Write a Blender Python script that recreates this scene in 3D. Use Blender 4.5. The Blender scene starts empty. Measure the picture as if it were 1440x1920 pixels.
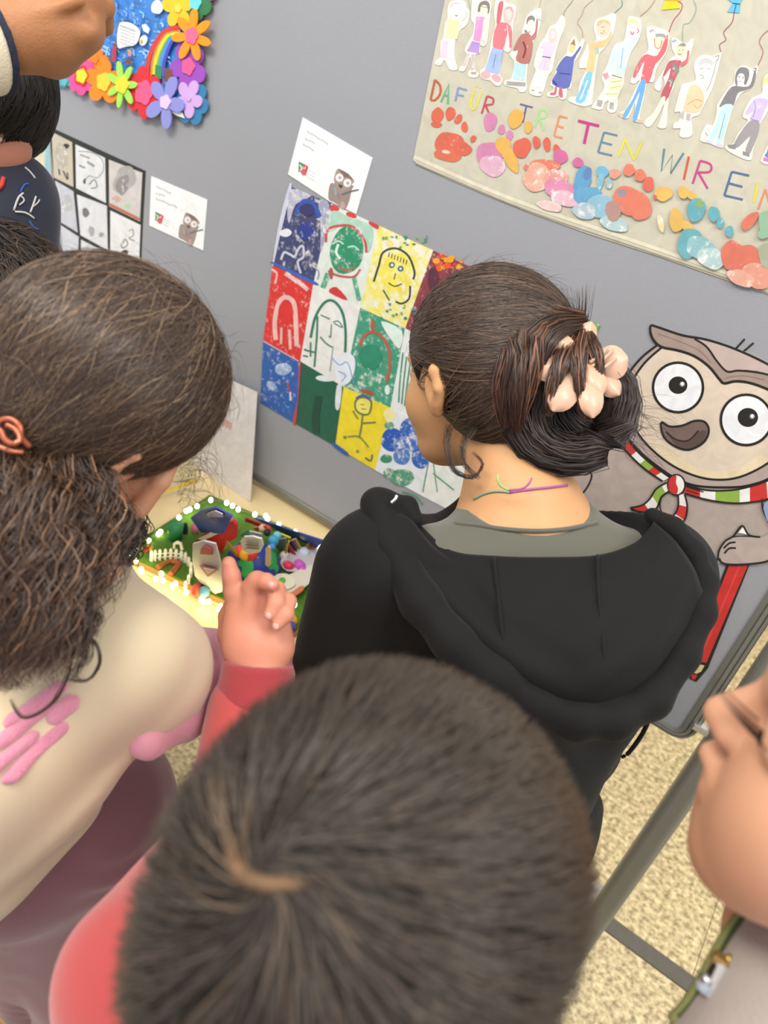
import bpy, math, random
import numpy as np
from mathutils import Vector, Matrix
from mathutils.geometry import tessellate_polygon

SC = bpy.context.scene
COL = SC.collection
rnd = random.Random(7)
rng = np.random.default_rng(7)

# ------------------------------------------------------------ camera
CAM_H = 1.65                      # lens height above the floor
F = 1442.0                        # focal length in pixels of the 1440 x 1920 frame
XW = np.array((.7964, .4652, -.3867)); XW /= np.linalg.norm(XW)      # board's right, seen in camera axes (right, down, forward)
ZW = np.array((.2085, -.8111, -.5465)); ZW -= XW * XW.dot(ZW); ZW /= np.linalg.norm(ZW)
YW = np.cross(ZW, XW)
CR, CD, CF = [np.array((XW[i], YW[i], ZW[i])) for i in range(3)]     # camera right, down, forward in the world
CAMP = np.array((0, 0, CAM_H))
cam_d = bpy.data.cameras.new('camera'); cam = bpy.data.objects.new('camera', cam_d); COL.objects.link(cam)
m = Matrix.Identity(4)
for i in range(3):
    m[i][0], m[i][1], m[i][2], m[i][3] = CR[i], -CD[i], -CF[i], CAMP[i]
cam.matrix_world = m
cam_d.sensor_fit = 'VERTICAL'; cam_d.sensor_height = 36; cam_d.lens = F / 1920 * 36
cam_d.clip_start = .02
cam_d.dof.use_dof = True; cam_d.dof.focus_distance = .92; cam_d.dof.aperture_fstop = 5
SC.camera = cam

# ------------------------------------------------------------ light and exposure
w = bpy.data.worlds.new('hall'); SC.world = w; w.use_nodes = True
w.node_tree.nodes['Background'].inputs[0].default_value = (.91, .92, .97, 1)
w.node_tree.nodes['Background'].inputs[1].default_value = 1.12
SC.view_settings.view_transform = 'Standard'; SC.view_settings.look = 'None'
SC.view_settings.exposure = 0.0; SC.view_settings.gamma = 1; SC.view_settings.use_curve_mapping = False
SC.cycles.use_denoising = True

def ceiling_lamp(x, y, z, sx, sy, power, col):
    l = bpy.data.lights.new('ceiling_panel_light', 'AREA'); l.shape = 'RECTANGLE'; l.size = sx; l.size_y = sy
    l.energy = power; l.color = col
    o = bpy.data.objects.new('ceiling_panel_light', l); COL.objects.link(o); o.location = (x, y, z)
    return o
ceiling_lamp(-.9, -.5, 3.1, 1.6, .6, 58, (1, .93, .81))
ceiling_lamp(1.2, .1, 3.1, 1.6, .6, 46, (1, .95, .86))
ceiling_lamp(.6, 2.6, 3.1, 1.6, .6, 50, (1, .92, .78))

# ------------------------------------------------------------ helpers
def P(u, v, d):
    """world point seen at pixel (u, v) at depth d metres along the lens axis"""
    return CAMP + CR * ((u - 720) / F * d) + CD * ((v - 960) / F * d) + CF * d

def onY(u, v, y):
    r = CR * (u - 720) + CD * (v - 960) + CF * F
    return CAMP + r * (y / r[1])

def onZ(u, v, z):
    r = CR * (u - 720) + CD * (v - 960) + CF * F
    return CAMP + r * ((z - CAM_H) / r[2])

def L(h, a=1.0):
    h = h.lstrip('#'); c = [int(h[i:i+2], 16) / 255 for i in (0, 2, 4)]
    return tuple(x / 12.92 if x <= .04045 else ((x + .055) / 1.055) ** 2.4 for x in c) + (a,)

def mixhex(a, b, t):
    a, b = a.lstrip('#'), b.lstrip('#'); return '#' + ''.join('%02x' % round(int(a[i:i+2], 16) * (1 - t) + int(b[i:i+2], 16) * t) for i in (0, 2, 4))

def label(o, text=None, cat=None, group=None, kind=None):
    if text: o['label'] = text
    if cat: o['category'] = cat
    if group: o['group'] = group
    if kind: o['kind'] = kind
    return o

def empty(name, loc=(0, 0, 0)):
    o = bpy.data.objects.new(name, None); COL.objects.link(o); o.location = loc; o.empty_display_size = .05
    return o

def child(o, parent):
    if parent is not None:
        o.parent = parent
        o.matrix_parent_inverse = Matrix.Translation(-parent.location) if parent.type == 'EMPTY' else Matrix.Identity(4)
    return o

def mesh(name, verts, faces, mat, parent=None, smooth=False, cols=None, fast=False):
    me = bpy.data.meshes.new(name)
    if fast:
        V = np.asarray(verts, dtype=np.float32); Q = np.asarray(faces, dtype=np.int32); k = Q.shape[1]
        me.vertices.add(len(V)); me.vertices.foreach_set('co', V.ravel())
        me.loops.add(Q.size); me.loops.foreach_set('vertex_index', Q.ravel())
        me.polygons.add(len(Q)); me.polygons.foreach_set('loop_start', np.arange(0, Q.size, k, dtype=np.int32))
        me.update(calc_edges=True)
    else:
        me.from_pydata([tuple(map(float, q)) for q in verts], [], faces)
    if smooth: me.polygons.foreach_set('use_smooth', [True] * len(me.polygons))
    if cols is not None:
        ca = me.color_attributes.new('Col', 'FLOAT_COLOR', 'POINT')
        ca.data.foreach_set('color', np.asarray(cols, dtype=np.float32).ravel())
    me.materials.append(mat); me.update()
    o = bpy.data.objects.new(name, me); COL.objects.link(o)
    return child(o, parent)

def smoothed(pts, n=5, closed=False):
    p = [np.array(q, float) for q in pts]; out = []; N = len(p)
    if N < 3: return p
    for i in range(N if closed else N - 1):
        a, b, c, d = (p[(i-1) % N], p[i], p[(i+1) % N], p[(i+2) % N]) if closed else (p[max(i-1, 0)], p[i], p[i+1], p[min(i+2, N-1)])
        for k in range(n):
            t = k / n
            out.append(.5 * ((2*b) + (c-a)*t + (2*a-5*b+4*c-d)*t*t + (3*b-a-3*c+d)*t**3))
    if not closed: out.append(p[-1])
    return out

# ------------------------------------------------------------ materials
MATS = {}
def mat(name, col, rough=.6, bump=0, bscale=200, var=0, vscale=8, sub=0, sheen=0, metal=0, emit=0, coat=0, spec=.5):
    if name in MATS: return MATS[name]
    mt = bpy.data.materials.new(name); mt.use_nodes = True; nt = mt.node_tree; b = nt.nodes['Principled BSDF']
    c = L(col) if isinstance(col, str) else tuple(col)
    b.inputs['Base Color'].default_value = c; b.inputs['Roughness'].default_value = rough
    b.inputs['Metallic'].default_value = metal; b.inputs['Specular IOR Level'].default_value = spec
    tc = nt.nodes.new('ShaderNodeTexCoord')
    if sub:
        b.inputs['Subsurface Weight'].default_value = sub; b.inputs['Subsurface Radius'].default_value = (1, .35, .2); b.inputs['Subsurface Scale'].default_value = .012
    if sheen: b.inputs['Sheen Weight'].default_value = sheen; b.inputs['Sheen Roughness'].default_value = .5
    if coat: b.inputs['Coat Weight'].default_value = coat
    if emit: b.inputs['Emission Color'].default_value = c; b.inputs['Emission Strength'].default_value = emit
    if var:
        n = nt.nodes.new('ShaderNodeTexNoise'); n.inputs['Scale'].default_value = vscale; n.inputs['Detail'].default_value = 5
        nt.links.new(tc.outputs['Object'], n.inputs['Vector'])
        r = nt.nodes.new('ShaderNodeMix'); r.data_type = 'RGBA'
        r.inputs[6].default_value = tuple(x * (1 - var) for x in c[:3]) + (1,); r.inputs[7].default_value = tuple(min(1, x * (1 + var)) for x in c[:3]) + (1,)
        nt.links.new(n.outputs['Fac'], r.inputs[0]); nt.links.new(r.outputs[2], b.inputs['Base Color'])
    if bump:
        n = nt.nodes.new('ShaderNodeTexNoise'); n.inputs['Scale'].default_value = bscale; n.inputs['Detail'].default_value = 3
        nt.links.new(tc.outputs['Object'], n.inputs['Vector'])
        bp = nt.nodes.new('ShaderNodeBump'); bp.inputs['Strength'].default_value = bump; bp.inputs['Distance'].default_value = .002
        nt.links.new(n.outputs['Fac'], bp.inputs['Height']); nt.links.new(bp.outputs['Normal'], b.inputs['Normal'])
    MATS[name] = mt
    return mt

def print_mat():
    """paper print: colour attribute, its alpha says how much white shows through as speckle"""
    mt = bpy.data.materials.new('painted_paper'); mt.use_nodes = True; nt = mt.node_tree; b = nt.nodes['Principled BSDF']
    b.inputs['Roughness'].default_value = .55
    at = nt.nodes.new('ShaderNodeVertexColor'); at.layer_name = 'Col'
    tc = nt.nodes.new('ShaderNodeTexCoord')
    n1 = nt.nodes.new('ShaderNodeTexNoise'); n1.inputs['Scale'].default_value = 95; n1.inputs['Detail'].default_value = 6; n1.inputs['Roughness'].default_value = .7
    n2 = nt.nodes.new('ShaderNodeTexNoise'); n2.inputs['Scale'].default_value = 38; n2.inputs['Detail'].default_value = 4; n2.inputs['Distortion'].default_value = 1.2
    nt.links.new(tc.outputs['Object'], n1.inputs['Vector']); nt.links.new(tc.outputs['Object'], n2.inputs['Vector'])
    # speckle factor = smoothstep(noise + alpha - 1)
    ad = nt.nodes.new('ShaderNodeMath'); ad.operation = 'ADD'; nt.links.new(n1.outputs['Fac'], ad.inputs[0]); nt.links.new(at.outputs['Alpha'], ad.inputs[1])
    mr = nt.nodes.new('ShaderNodeMapRange'); mr.inputs[1].default_value = .96; mr.inputs[2].default_value = 1.12
    nt.links.new(ad.outputs[0], mr.inputs[0])
    br = nt.nodes.new('ShaderNodeMapRange'); br.inputs[1].default_value = .3; br.inputs[2].default_value = .7; br.inputs[3].default_value = .9; br.inputs[4].default_value = 1.06
    nt.links.new(n2.outputs['Fac'], br.inputs[0])
    mu = nt.nodes.new('ShaderNodeVectorMath'); mu.operation = 'SCALE'; nt.links.new(at.outputs['Color'], mu.inputs[0]); nt.links.new(br.outputs[0], mu.inputs['Scale'])
    mx = nt.nodes.new('ShaderNodeMix'); mx.data_type = 'RGBA'; nt.links.new(mr.outputs[0], mx.inputs[0])
    nt.links.new(mu.outputs[0], mx.inputs[6]); mx.inputs[7].default_value = (.80, .80, .77, 1)
    nt.links.new(mx.outputs[2], b.inputs['Base Color'])
    return mt
PRINT = print_mat()

class Ink:
    """flat drawing on a plane: M maps picture units to a point on it, lay counts the thin layers of ink or paper"""
    def __init__(s, M, step=.00007): s.M, s.V, s.Fc, s.C, s.lay, s.step = M, [], [], [], 1, step
    def poly(s, pts, col, spk=0, smooth=0):
        if smooth: pts = smoothed(pts, smooth, True)
        k = len(s.V); c = L(col, spk); s.lay += 1
        s.V += [s.M(q[0], q[1], s.lay * s.step) for q in pts]; s.C += [c] * len(pts)
        for t in tessellate_polygon([[Vector((q[0], q[1], 0)) for q in pts]]): s.Fc.append([k + i for i in t])
    def stroke(s, pts, col, w, smooth=5, spk=0, closed=False):
        p = smoothed(pts, smooth, closed) if smooth else [np.array(q, float) for q in pts]
        if closed: p.append(p[0])
        k = len(s.V); c = L(col, spk); s.lay += 1
        for i, q in enumerate(p):
            t = p[min(i+1, len(p)-1)] - p[max(i-1, 0)]; n = np.array((-t[1], t[0])); n = n / (np.linalg.norm(n) + 1e-9) * w / 2
            for e in (1, -1): s.V.append(s.M(q[0] + e*n[0], q[1] + e*n[1], s.lay * s.step)); s.C.append(c)
        for i in range(len(p) - 1): s.Fc.append([k+2*i, k+2*i+1, k+2*i+3, k+2*i+2])
    def ell(s, cx, cy, rx, ry, col, spk=0, rot=0, jit=0, n=20):
        ph = [rnd.uniform(0, 6) for _ in range(3)]; a = math.radians(rot); pts = []
        for i in range(n):
            t = i / n * 2 * math.pi; r = 1 + jit * (math.sin(2*t+ph[0]) + math.sin(3*t+ph[1]) + .6*math.sin(5*t+ph[2])) / 2
            x, y = math.cos(t) * rx * r, math.sin(t) * ry * r
            pts.append((cx + x*math.cos(a) - y*math.sin(a), cy + x*math.sin(a) + y*math.cos(a)))
        s.poly(pts, col, spk)
    def build(s, name, parent): return mesh(name, s.V, s.Fc, PRINT, parent, cols=s.C)

def sheet(name, pts, m_, M, off, thick, parent=None, col=None, spk=0):
    """a cut sheet of real thickness: front at off, back at off - thick"""
    n = len(pts); A = [M(q[0], q[1], off) for q in pts]; B = [M(q[0], q[1], off - thick) for q in pts]
    # the back lies straight behind the front
    B = [np.array(a) + (np.array(M(pts[0][0], pts[0][1], off - thick)) * 0 + M.n * thick) for a in A]
    fc = [list(t) for t in tessellate_polygon([[Vector((q[0], q[1], 0)) for q in pts]])]
    fc += [[i, (i+1) % n, n + (i+1) % n, n + i] for i in range(n)]
    fc += [[n + i for i in reversed(t)] for t in fc[:len(fc) - n]]
    return mesh(name, list(A) + list(B), fc, PRINT if col else m_, parent, cols=[L(col, spk)] * (2*n) if col else None)

BD = 1.08                                  # the felt face of the display board stands at y = BD
class BoardMap:
    n = np.array((0, 1, 0))
    def __init__(s, ox=0, oy=0, k=1, base=0): s.o, s.k, s.base = (ox, oy), k, base
    def __call__(s, x, y, off=0): return onY(s.o[0] + x / s.k, s.o[1] + y / s.k, BD - s.base - off)
def px(u, v, k=1): return (u, v)

def box(name, lo, hi, mt, parent=None, bev=0):
    lo, hi = np.array(lo, float), np.array(hi, float)
    import bmesh
    bm = bmesh.new(); bmesh.ops.create_cube(bm, size=1)
    for v in bm.verts: v.co = Vector((lo + (hi - lo) * (np.array(v.co) + .5)))
    if bev: bmesh.ops.bevel(bm, geom=bm.edges[:], offset=bev, segments=2, affect='EDGES', profile=.5)
    me = bpy.data.meshes.new(name); bm.to_mesh(me); bm.free(); me.materials.append(mt)
    o = bpy.data.objects.new(name, me); COL.objects.link(o)
    return child(o, parent)

def tube(name, pts, r, mt, parent=None, seg=10, smooth=4, cap=True):
    """tube along points; r a number or one per point"""
    pts = [np.array(q, float) for q in pts]; R = list(r) if hasattr(r, '__len__') else [r] * len(pts)
    if smooth and len(pts) > 2:
        q4 = smoothed([np.append(q, rr) for q, rr in zip(pts, R)], smooth); pts = [q[:3] for q in q4]; R = [q[3] for q in q4]
    V, Fc = [], []; ref = np.array((.31, .2, .93))
    for i, q in enumerate(pts):
        t = pts[min(i+1, len(pts)-1)] - pts[max(i-1, 0)]; t /= np.linalg.norm(t) + 1e-12
        a = np.cross(t, ref); a /= np.linalg.norm(a) + 1e-9; b = np.cross(t, a)
        for k in range(seg):
            an = 2*math.pi*k/seg; V.append(q + R[i] * (a*math.cos(an) + b*math.sin(an)))
    n = len(pts)
    for i in range(n-1):
        for k in range(seg): Fc.append([i*seg+k, i*seg+(k+1) % seg, (i+1)*seg+(k+1) % seg, (i+1)*seg+k])
    if cap: Fc.append(list(range(seg))[::-1]); Fc.append([(n-1)*seg + k for k in range(seg)])
    return mesh(name, V, Fc, mt, parent, smooth=True)
# ------------------------------------------------------------ floor, far wall
def terrazzo():
    mt = bpy.data.materials.new('terrazzo'); mt.use_nodes = True; nt = mt.node_tree; b = nt.nodes['Principled BSDF']
    b.inputs['Roughness'].default_value = .42
    tc = nt.nodes.new('ShaderNodeTexCoord')
    v = nt.nodes.new('ShaderNodeTexVoronoi'); v.inputs['Scale'].default_value = 90; v.inputs['Randomness'].default_value = 1
    n = nt.nodes.new('ShaderNodeTexNoise'); n.inputs['Scale'].default_value = 75; n.inputs['Detail'].default_value = 5; n.inputs['Roughness'].default_value = .65
    nt.links.new(tc.outputs['Object'], v.inputs['Vector']); nt.links.new(tc.outputs['Object'], n.inputs['Vector'])
    cr = nt.nodes.new('ShaderNodeValToRGB'); e = cr.color_ramp.elements
    e[0].position = .36; e[0].color = L('#80724f'); e[1].position = .66; e[1].color = L('#e6d9b0')
    q = cr.color_ramp.elements.new(.5); q.color = L('#c2b187')
    nt.links.new(n.outputs['Fac'], cr.inputs[0])
    mx = nt.nodes.new('ShaderNodeMix'); mx.data_type = 'RGBA'; mx.blend_type = 'MULTIPLY'; mx.inputs[0].default_value = .35
    c2 = nt.nodes.new('ShaderNodeValToRGB'); c2.color_ramp.elements[0].color = L('#a89468'); c2.color_ramp.elements[1].color = L('#fff6dc')
    sp = nt.nodes.new('ShaderNodeSeparateColor'); nt.links.new(v.outputs['Color'], sp.inputs[0]); nt.links.new(sp.outputs[0], c2.inputs[0])
    nt.links.new(cr.outputs[0], mx.inputs[6]); nt.links.new(c2.outputs[0], mx.inputs[7]); nt.links.new(mx.outputs[2], b.inputs['Base Color'])
    return mt
TERR = terrazzo(); GROUT = mat('joint_filler', '#7a6c50', .8); STRIPE = mat('dark_stone_strip', '#4e4a42', .5, var=.25, vscale=60)
floor = box('floor', (-3.2, -1.2, -.04), (3.2, 3.9, -.003), GROUT); label(floor, kind='structure')
xs = [-1.17 + .514 * i for i in range(-3, 8)]
rows = []; y = 1.31 - 4 * .51 - .09
for blk in range(-3, 3):
    y0 = 1.29 + blk * 1.02 + .022
    for h in (0, 1): rows.append((y0 + h * .488, y0 + h * .488 + .486))
for (ya, yb) in rows:
    for xa in xs:
        if yb > 3.9 or ya < -1.2: continue
        box('floor_tile', (xa + .37 - .371, ya, -.012), (xa + .511, yb, 0), TERR, floor)
for blk in range(-2, 3):
    yc = 1.29 + blk * 1.02
    box('stone_strip', (-3.1, yc - .021, -.012), (3.1, yc + .021, .0003), STRIPE, floor)
wall = box('wall_back', (-3.2, 3.9, -.04), (3.2, 4.0, 3.2), mat('hall_plaster', '#b9b3a4', .8, var=.05)); label(wall, kind='structure')

# ------------------------------------------------------------ display board
def felt():
    mt = mat('grey_felt', '#989aa0', .9, bump=.35, bscale=900, var=.04, vscale=5, sheen=.25, spec=.2)
    return mt
FELT = felt(); RAIL = mat('grey_aluminium', '#85867f', .42, metal=.35, var=.05, vscale=20); PLAST = mat('grey_plastic_cap', '#7f8081', .5)
ZB, ZT, XL, XR = .757, 1.98, -2.35, .088
board = empty('display_board', (-1.1, BD + .02, ZB))
label(board, 'large grey felt display board holding the children\'s pictures', 'display board')
rr = .035
def rr_outline(x0, x1, z0, z1, r, n=6):
    out = []
    for cx, cz, a0 in ((x1 - r, z0 + r, -90), (x1 - r, z1 - r, 0), (x0 + r, z1 - r, 90), (x0 + r, z0 + r, 180)):
        for i in range(n + 1):
            a = math.radians(a0 + 90 * i / n); out.append((cx + r * math.cos(a), cz + r * math.sin(a)))
    return out
def prism_xz(name, out, y0, y1, mt, parent):
    n = len(out); V = [(x, y0, z) for x, z in out] + [(x, y1, z) for x, z in out]
    return mesh(name, V, [list(range(n)), [n + i for i in reversed(range(n))]] + [[i, n + i, n + (i+1) % n, (i+1) % n] for i in range(n)], mt, parent)
prism_xz('felt_panel', rr_outline(XL + .02, XR - .022, ZB + .016, ZT - .02, .016), BD, BD + .03, FELT, board)
# frame rail: profile swept round the rounded rectangle, with two grooves
def frame_sweep():
    prof = [(.024, .0005), (.0235, -.003), (.017, -.0045), (.0155, -.002), (.014, -.0045), (.009, -.0045), (.0075, -.0015), (.006, -.004), (.002, -.003), (0, .002), (0, .03), (.024, .03)]
    V, Fc = [], []; n = None
    for (d, dy) in prof:
        o_ = rr_outline(XL + d, XR - d, ZB + d * .75, ZT - d, max(.006, rr - d)); n = len(o_); V += [(x, BD + dy, z) for x, z in o_]
    k = len(prof)
    for j in range(k):
        for i in range(n):
            Fc.append([j*n + i, j*n + (i+1) % n, ((j+1) % k)*n + (i+1) % n, ((j+1) % k)*n + i])
    return mesh('frame_rail', V, Fc, RAIL, board)
frame_sweep()
def round_box_post(name, x0, x1, y0, y1, z0, z1, mt, parent, r=.01):
    o_ = rr_outline(x0, x1, y0, y1, r, 4); n = len(o_)
    V = [(a, b, z0) for a, b in o_] + [(a, b, z1) for a, b in o_]
    return mesh(name, V, [list(range(n))[::-1], [n + i for i in range(n)]] + [[i, (i+1) % n, n + (i+1) % n, n + i] for i in range(n)], mt, parent, smooth=False)
for px_ in (.1005, XL - .06):
    round_box_post('post', px_, px_ + .042, BD - .02, BD + .03, 0.012, 2.02, RAIL, board, .012)
    round_box_post('foot', px_ + .004, px_ + .038, BD - .27, BD + .28, 0, .014, RAIL, board, .008)
    box('post_cap', (px_ - .001, BD - .021, 2.02), (px_ + .043, BD + .031, 2.03), PLAST, board, .003)
CHROME = mat('bright_clip', '#c9cac6', .25, metal=.8)
box('clip', (XR - .012, BD - .012, .80), (XR + .018, BD + .004, .812), CHROME, board, .002)
box('clip', (XR - .012, BD - .012, 1.8), (XR + .018, BD + .004, 1.812), CHROME, board, .002)

# ------------------------------------------------------------ the long paper banner with children
PM = BoardMap(base=.0015)
ban = empty('paper_banner', tuple(onY(1100, 250, BD)))
label(ban, 'beige paper banner with cut-out children, coloured lettering and handprints', 'banner')
edge_l = [(835, 0), (820, 75), (805, 150), (790, 228), (775, 300)]
edge_b = [(784, 308), (840, 335), (915, 367), (1000, 401), (1100, 437), (1240, 482), (1330, 514), (1440, 551)]
def xz(pts): return [(onY(u, v, BD)[0], onY(u, v, BD)[2]) for u, v in pts]
class XZMap:
    n = np.array((0, 1, 0))
    def __init__(s, base=0): s.base = base
    def __call__(s, x, z, off=0): return np.array((x, BD - s.base - off, z))
bl = xz(edge_l); bb = xz(edge_b)
poly = bl + bb + [(.035, bb[-1][1] - .018), (.04, 1.86), (bl[0][0] + .012, 1.86)]
sheet('backing_paper', poly[::-1], None, XZMap(), .0012, .0010, ban, col='#c2beab')
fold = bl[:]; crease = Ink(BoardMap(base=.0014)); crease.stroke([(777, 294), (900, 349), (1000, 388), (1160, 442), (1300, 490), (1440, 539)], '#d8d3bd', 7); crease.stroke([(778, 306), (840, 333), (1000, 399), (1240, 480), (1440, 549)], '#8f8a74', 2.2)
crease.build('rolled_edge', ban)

LET = {'D': [[(0, 0), (0, 1)], [(0, 1), (.7, .8), (.9, .4), (.5, .05), (0, 0)]], 'A': [[(0, 0), (.5, 1), (.95, 0)], [(.2, .4), (.75, .4)]],
       'F': [[(.1, 0), (.1, 1)], [(.1, 1), (1, .95)], [(.1, .5), (.8, .48)]], 'U': [[(.1, .85), (0, .3), (.3, 0), (.7, .15), (.95, .85)], [(.25, 1.1), (.3, 1.02)], [(.7, 1.1), (.73, 1.02)]],
       'R': [[(0, 0), (.15, 1)], [(.15, 1), (.8, .95), (.85, .65), (.1, .5)], [(.2, .5), (.95, -.05)]], 'T': [[(.5, 0), (.5, 1)], [(-.05, 1), (1.05, .98)]],
       'E': [[(0, 0), (.1, 1)], [(.1, 1), (.95, 1)], [(.05, .52), (.75, .5)], [(0, 0), (.9, 0)]], 'N': [[(0, 0), (.15, 1)], [(.15, 1), (.8, 0)], [(.8, 0), (1, 1)]],
       'W': [[(.05, 1), (.15, 0), (.5, .8), (.6, 0), (1, 1)]], 'I': [[(.5, 0), (.5, 1)]]}
def letter(ink, ch, x0, y0, x1, y1, col, w, sl=.30, lean=.22):
    """x0,y0 - x1,y1: the letter's box in picture units of the zoom the banner was studied in"""
    W = (x1 - x0); H = (y1 - y0) - sl * W * .6
    for st in LET[ch]:
        pts = [(x0 + a * (W - lean * H) + b * lean * H, y1 - b * H - (1 - a) * sl * W * .6) for a, b in st]
        pts = [(x / 2.149 + 770, y / 2.149) for x, y in pts]
        ink.stroke(pts, col, w / 2.149, 5 if len(pts) > 3 and ch not in 'NW' else 0)
ink = Ink(PM, .00002)
for ch, a, b, c, d, col, w in (('D', 80, 322, 132, 412, '#b8593a', 9), ('A', 122, 336, 168, 420, '#5fae82', 9), ('F', 176, 352, 228, 416, '#7a93b8', 8), ('U', 236, 350, 288, 446, '#cfca5e', 10),
                         ('R', 286, 386, 340, 468, '#b54a52', 8), ('T', 428, 420, 490, 500, '#6a5a8c', 7), ('R', 500, 438, 556, 522, '#9fcf86', 8), ('E', 578, 466, 634, 558, '#cf8a62', 8),
                         ('T', 660, 488, 756, 588, '#b9377e', 12), ('E', 755, 532, 836, 628, '#627f95', 8), ('N', 836, 556, 932, 648, '#d4cf4a', 9), ('W', 998, 598, 1100, 706, '#5a8391', 9),
                         ('I', 1088, 626, 1134, 728, '#cd5440', 9), ('R', 1136, 645, 1222, 756, '#bd4384', 9), ('E', 1264, 690, 1368, 806, '#4f6a92', 9), ('I', 1364, 732, 1416, 820, '#dacd33', 9),
                         ('N', 1400, 760, 1490, 860, '#cf8a62', 8)):
    ink = Ink(PM, .00002); letter(ink, ch, a, b, c, d, col, w); ink.build('letter', ban)
# handprints, units of the same zoom
HB = [.0015]
def hand(parts, col, name='handprint', spk=.34):
    HB[0] += .0003; k = Ink(BoardMap(770, 0, 2.149, HB[0]), .00002)
    for q in parts:
        c = mixhex(q[5] if len(q) > 5 else col, '#c9c3b0', .20)
        k.ell(q[0], q[1], q[2], q[3], c, spk if len(q) < 7 else q[6], q[4], .10, 24)
    k.build(name, ban)
hand([(108, 464, 24, 32, 12), (104, 502, 22, 12, 0), (160, 458, 20, 28, 20), (192, 480, 13, 22, 25), (217, 512, 13, 22, -10), (252, 560, 11, 16, 30), (155, 580, 60, 48, 8), (150, 625, 55, 26, 5, None or '#cf5438'), (208, 600, 36, 30, 0), (142, 612, 18, 7, 10, '#d8c3ac')], '#cd4b33')
hand([(320, 490, 27, 37, 0), (366, 522, 14, 20, 15), (398, 545, 15, 20, 0), (318, 620, 56, 48, 10), (330, 668, 56, 40, 15, '#d7a3bf', .42)], '#c76fa4')
hand([(424, 478, 30, 40, 15), (474, 512, 16, 24, 0), (372, 585, 30, 35, 0), (402, 640, 24, 62, -25)], '#dda23c', spk=.3)
hand([(448, 595, 36, 40, 20), (507, 573, 16, 24, -5), (549, 581, 15, 28, -8), (588, 600, 14, 18, -20), (530, 668, 78, 24, -2, '#d9694f', .4), (508, 715, 54, 58, 0, '#dd9c86', .44), (585, 720, 46, 40, 0, '#d98d84', .44)], '#d24a34', spk=.3)
hand([(603, 630, 30, 28, 20), (674, 655, 22, 20, 10), (600, 760, 64, 38, 8, '#cf77a2', .40), (620, 800, 60, 30, 12, '#dda9c0', .46), (560, 830, 52, 20, 15, '#e2c3c0', .48)], '#c4508e')
hand([(692, 725, 34, 56, 18), (712, 700, 16, 28, 10, '#3f6fae'), (772, 692, 24, 24, 0, '#52a3cb'), (765, 730, 12, 34, 10, '#67acc9', .4), (800, 740, 12, 22, 0, '#7fb3c4', .42), (714, 792, 56, 44, 5, '#4a93c6', .34), (770, 830, 60, 46, 8, '#7cb2cd', .42), (820, 900, 60, 30, 20, '#a5c6cd', .47), (700, 850, 50, 32, 10, '#9db7cc', .46)], '#3f8dc4', spk=.3)
hand([(822, 700, 22, 20, 0, '#d98a78'), (880, 685, 24, 24, 0), (924, 706, 22, 26, 10), (958, 742, 22, 30, 20, '#d9503f'), (890, 812, 78, 56, 18), (925, 840, 50, 42, 40), (816, 850, 30, 44, -10, '#a97c74', .34), (850, 778, 18, 16, 0, '#7f7d92')], '#d8664f')
hand([(1018, 780, 36, 30, 10), (1100, 775, 22, 26, 0), (1135, 790, 24, 14, 20), (985, 794, 8, 9, 0, '#cf4a36'), (1070, 888, 28, 48, -10), (1110, 910, 34, 18, 30), (1008, 900, 12, 38, -12, '#dccf9a', .44)], '#dcab48', spk=.3)
hand([(1150, 845, 38, 46, 10), (1222, 862, 22, 32, -10), (1248, 898, 16, 20, 20), (1284, 932, 18, 22, 0), (1125, 980, 50, 62, 10, '#4f9fae'), (1170, 1000, 62, 46, 15, '#7cb3bf', .42), (1210, 1040, 60, 40, 25, '#a4c6c9', .47), (1165, 820, 16, 20, 0, '#6f9d62')], '#4a9db0')
hand([(1366, 890, 44, 22, -45), (1300, 1030, 50, 62, 0), (1350, 1050, 66, 62, 20), (1400, 1110, 70, 50, 25, '#d98a74', .42), (1330, 1120, 60, 30, 25, '#dd9c86', .44)], '#cf5c48')
hand([(1440, 900, 40, 52, 0), (1420, 945, 24, 16, 0), (1440, 1030, 40, 50, 0, '#9aa08a', .36)], '#7eae8d', spk=.36)

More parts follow.
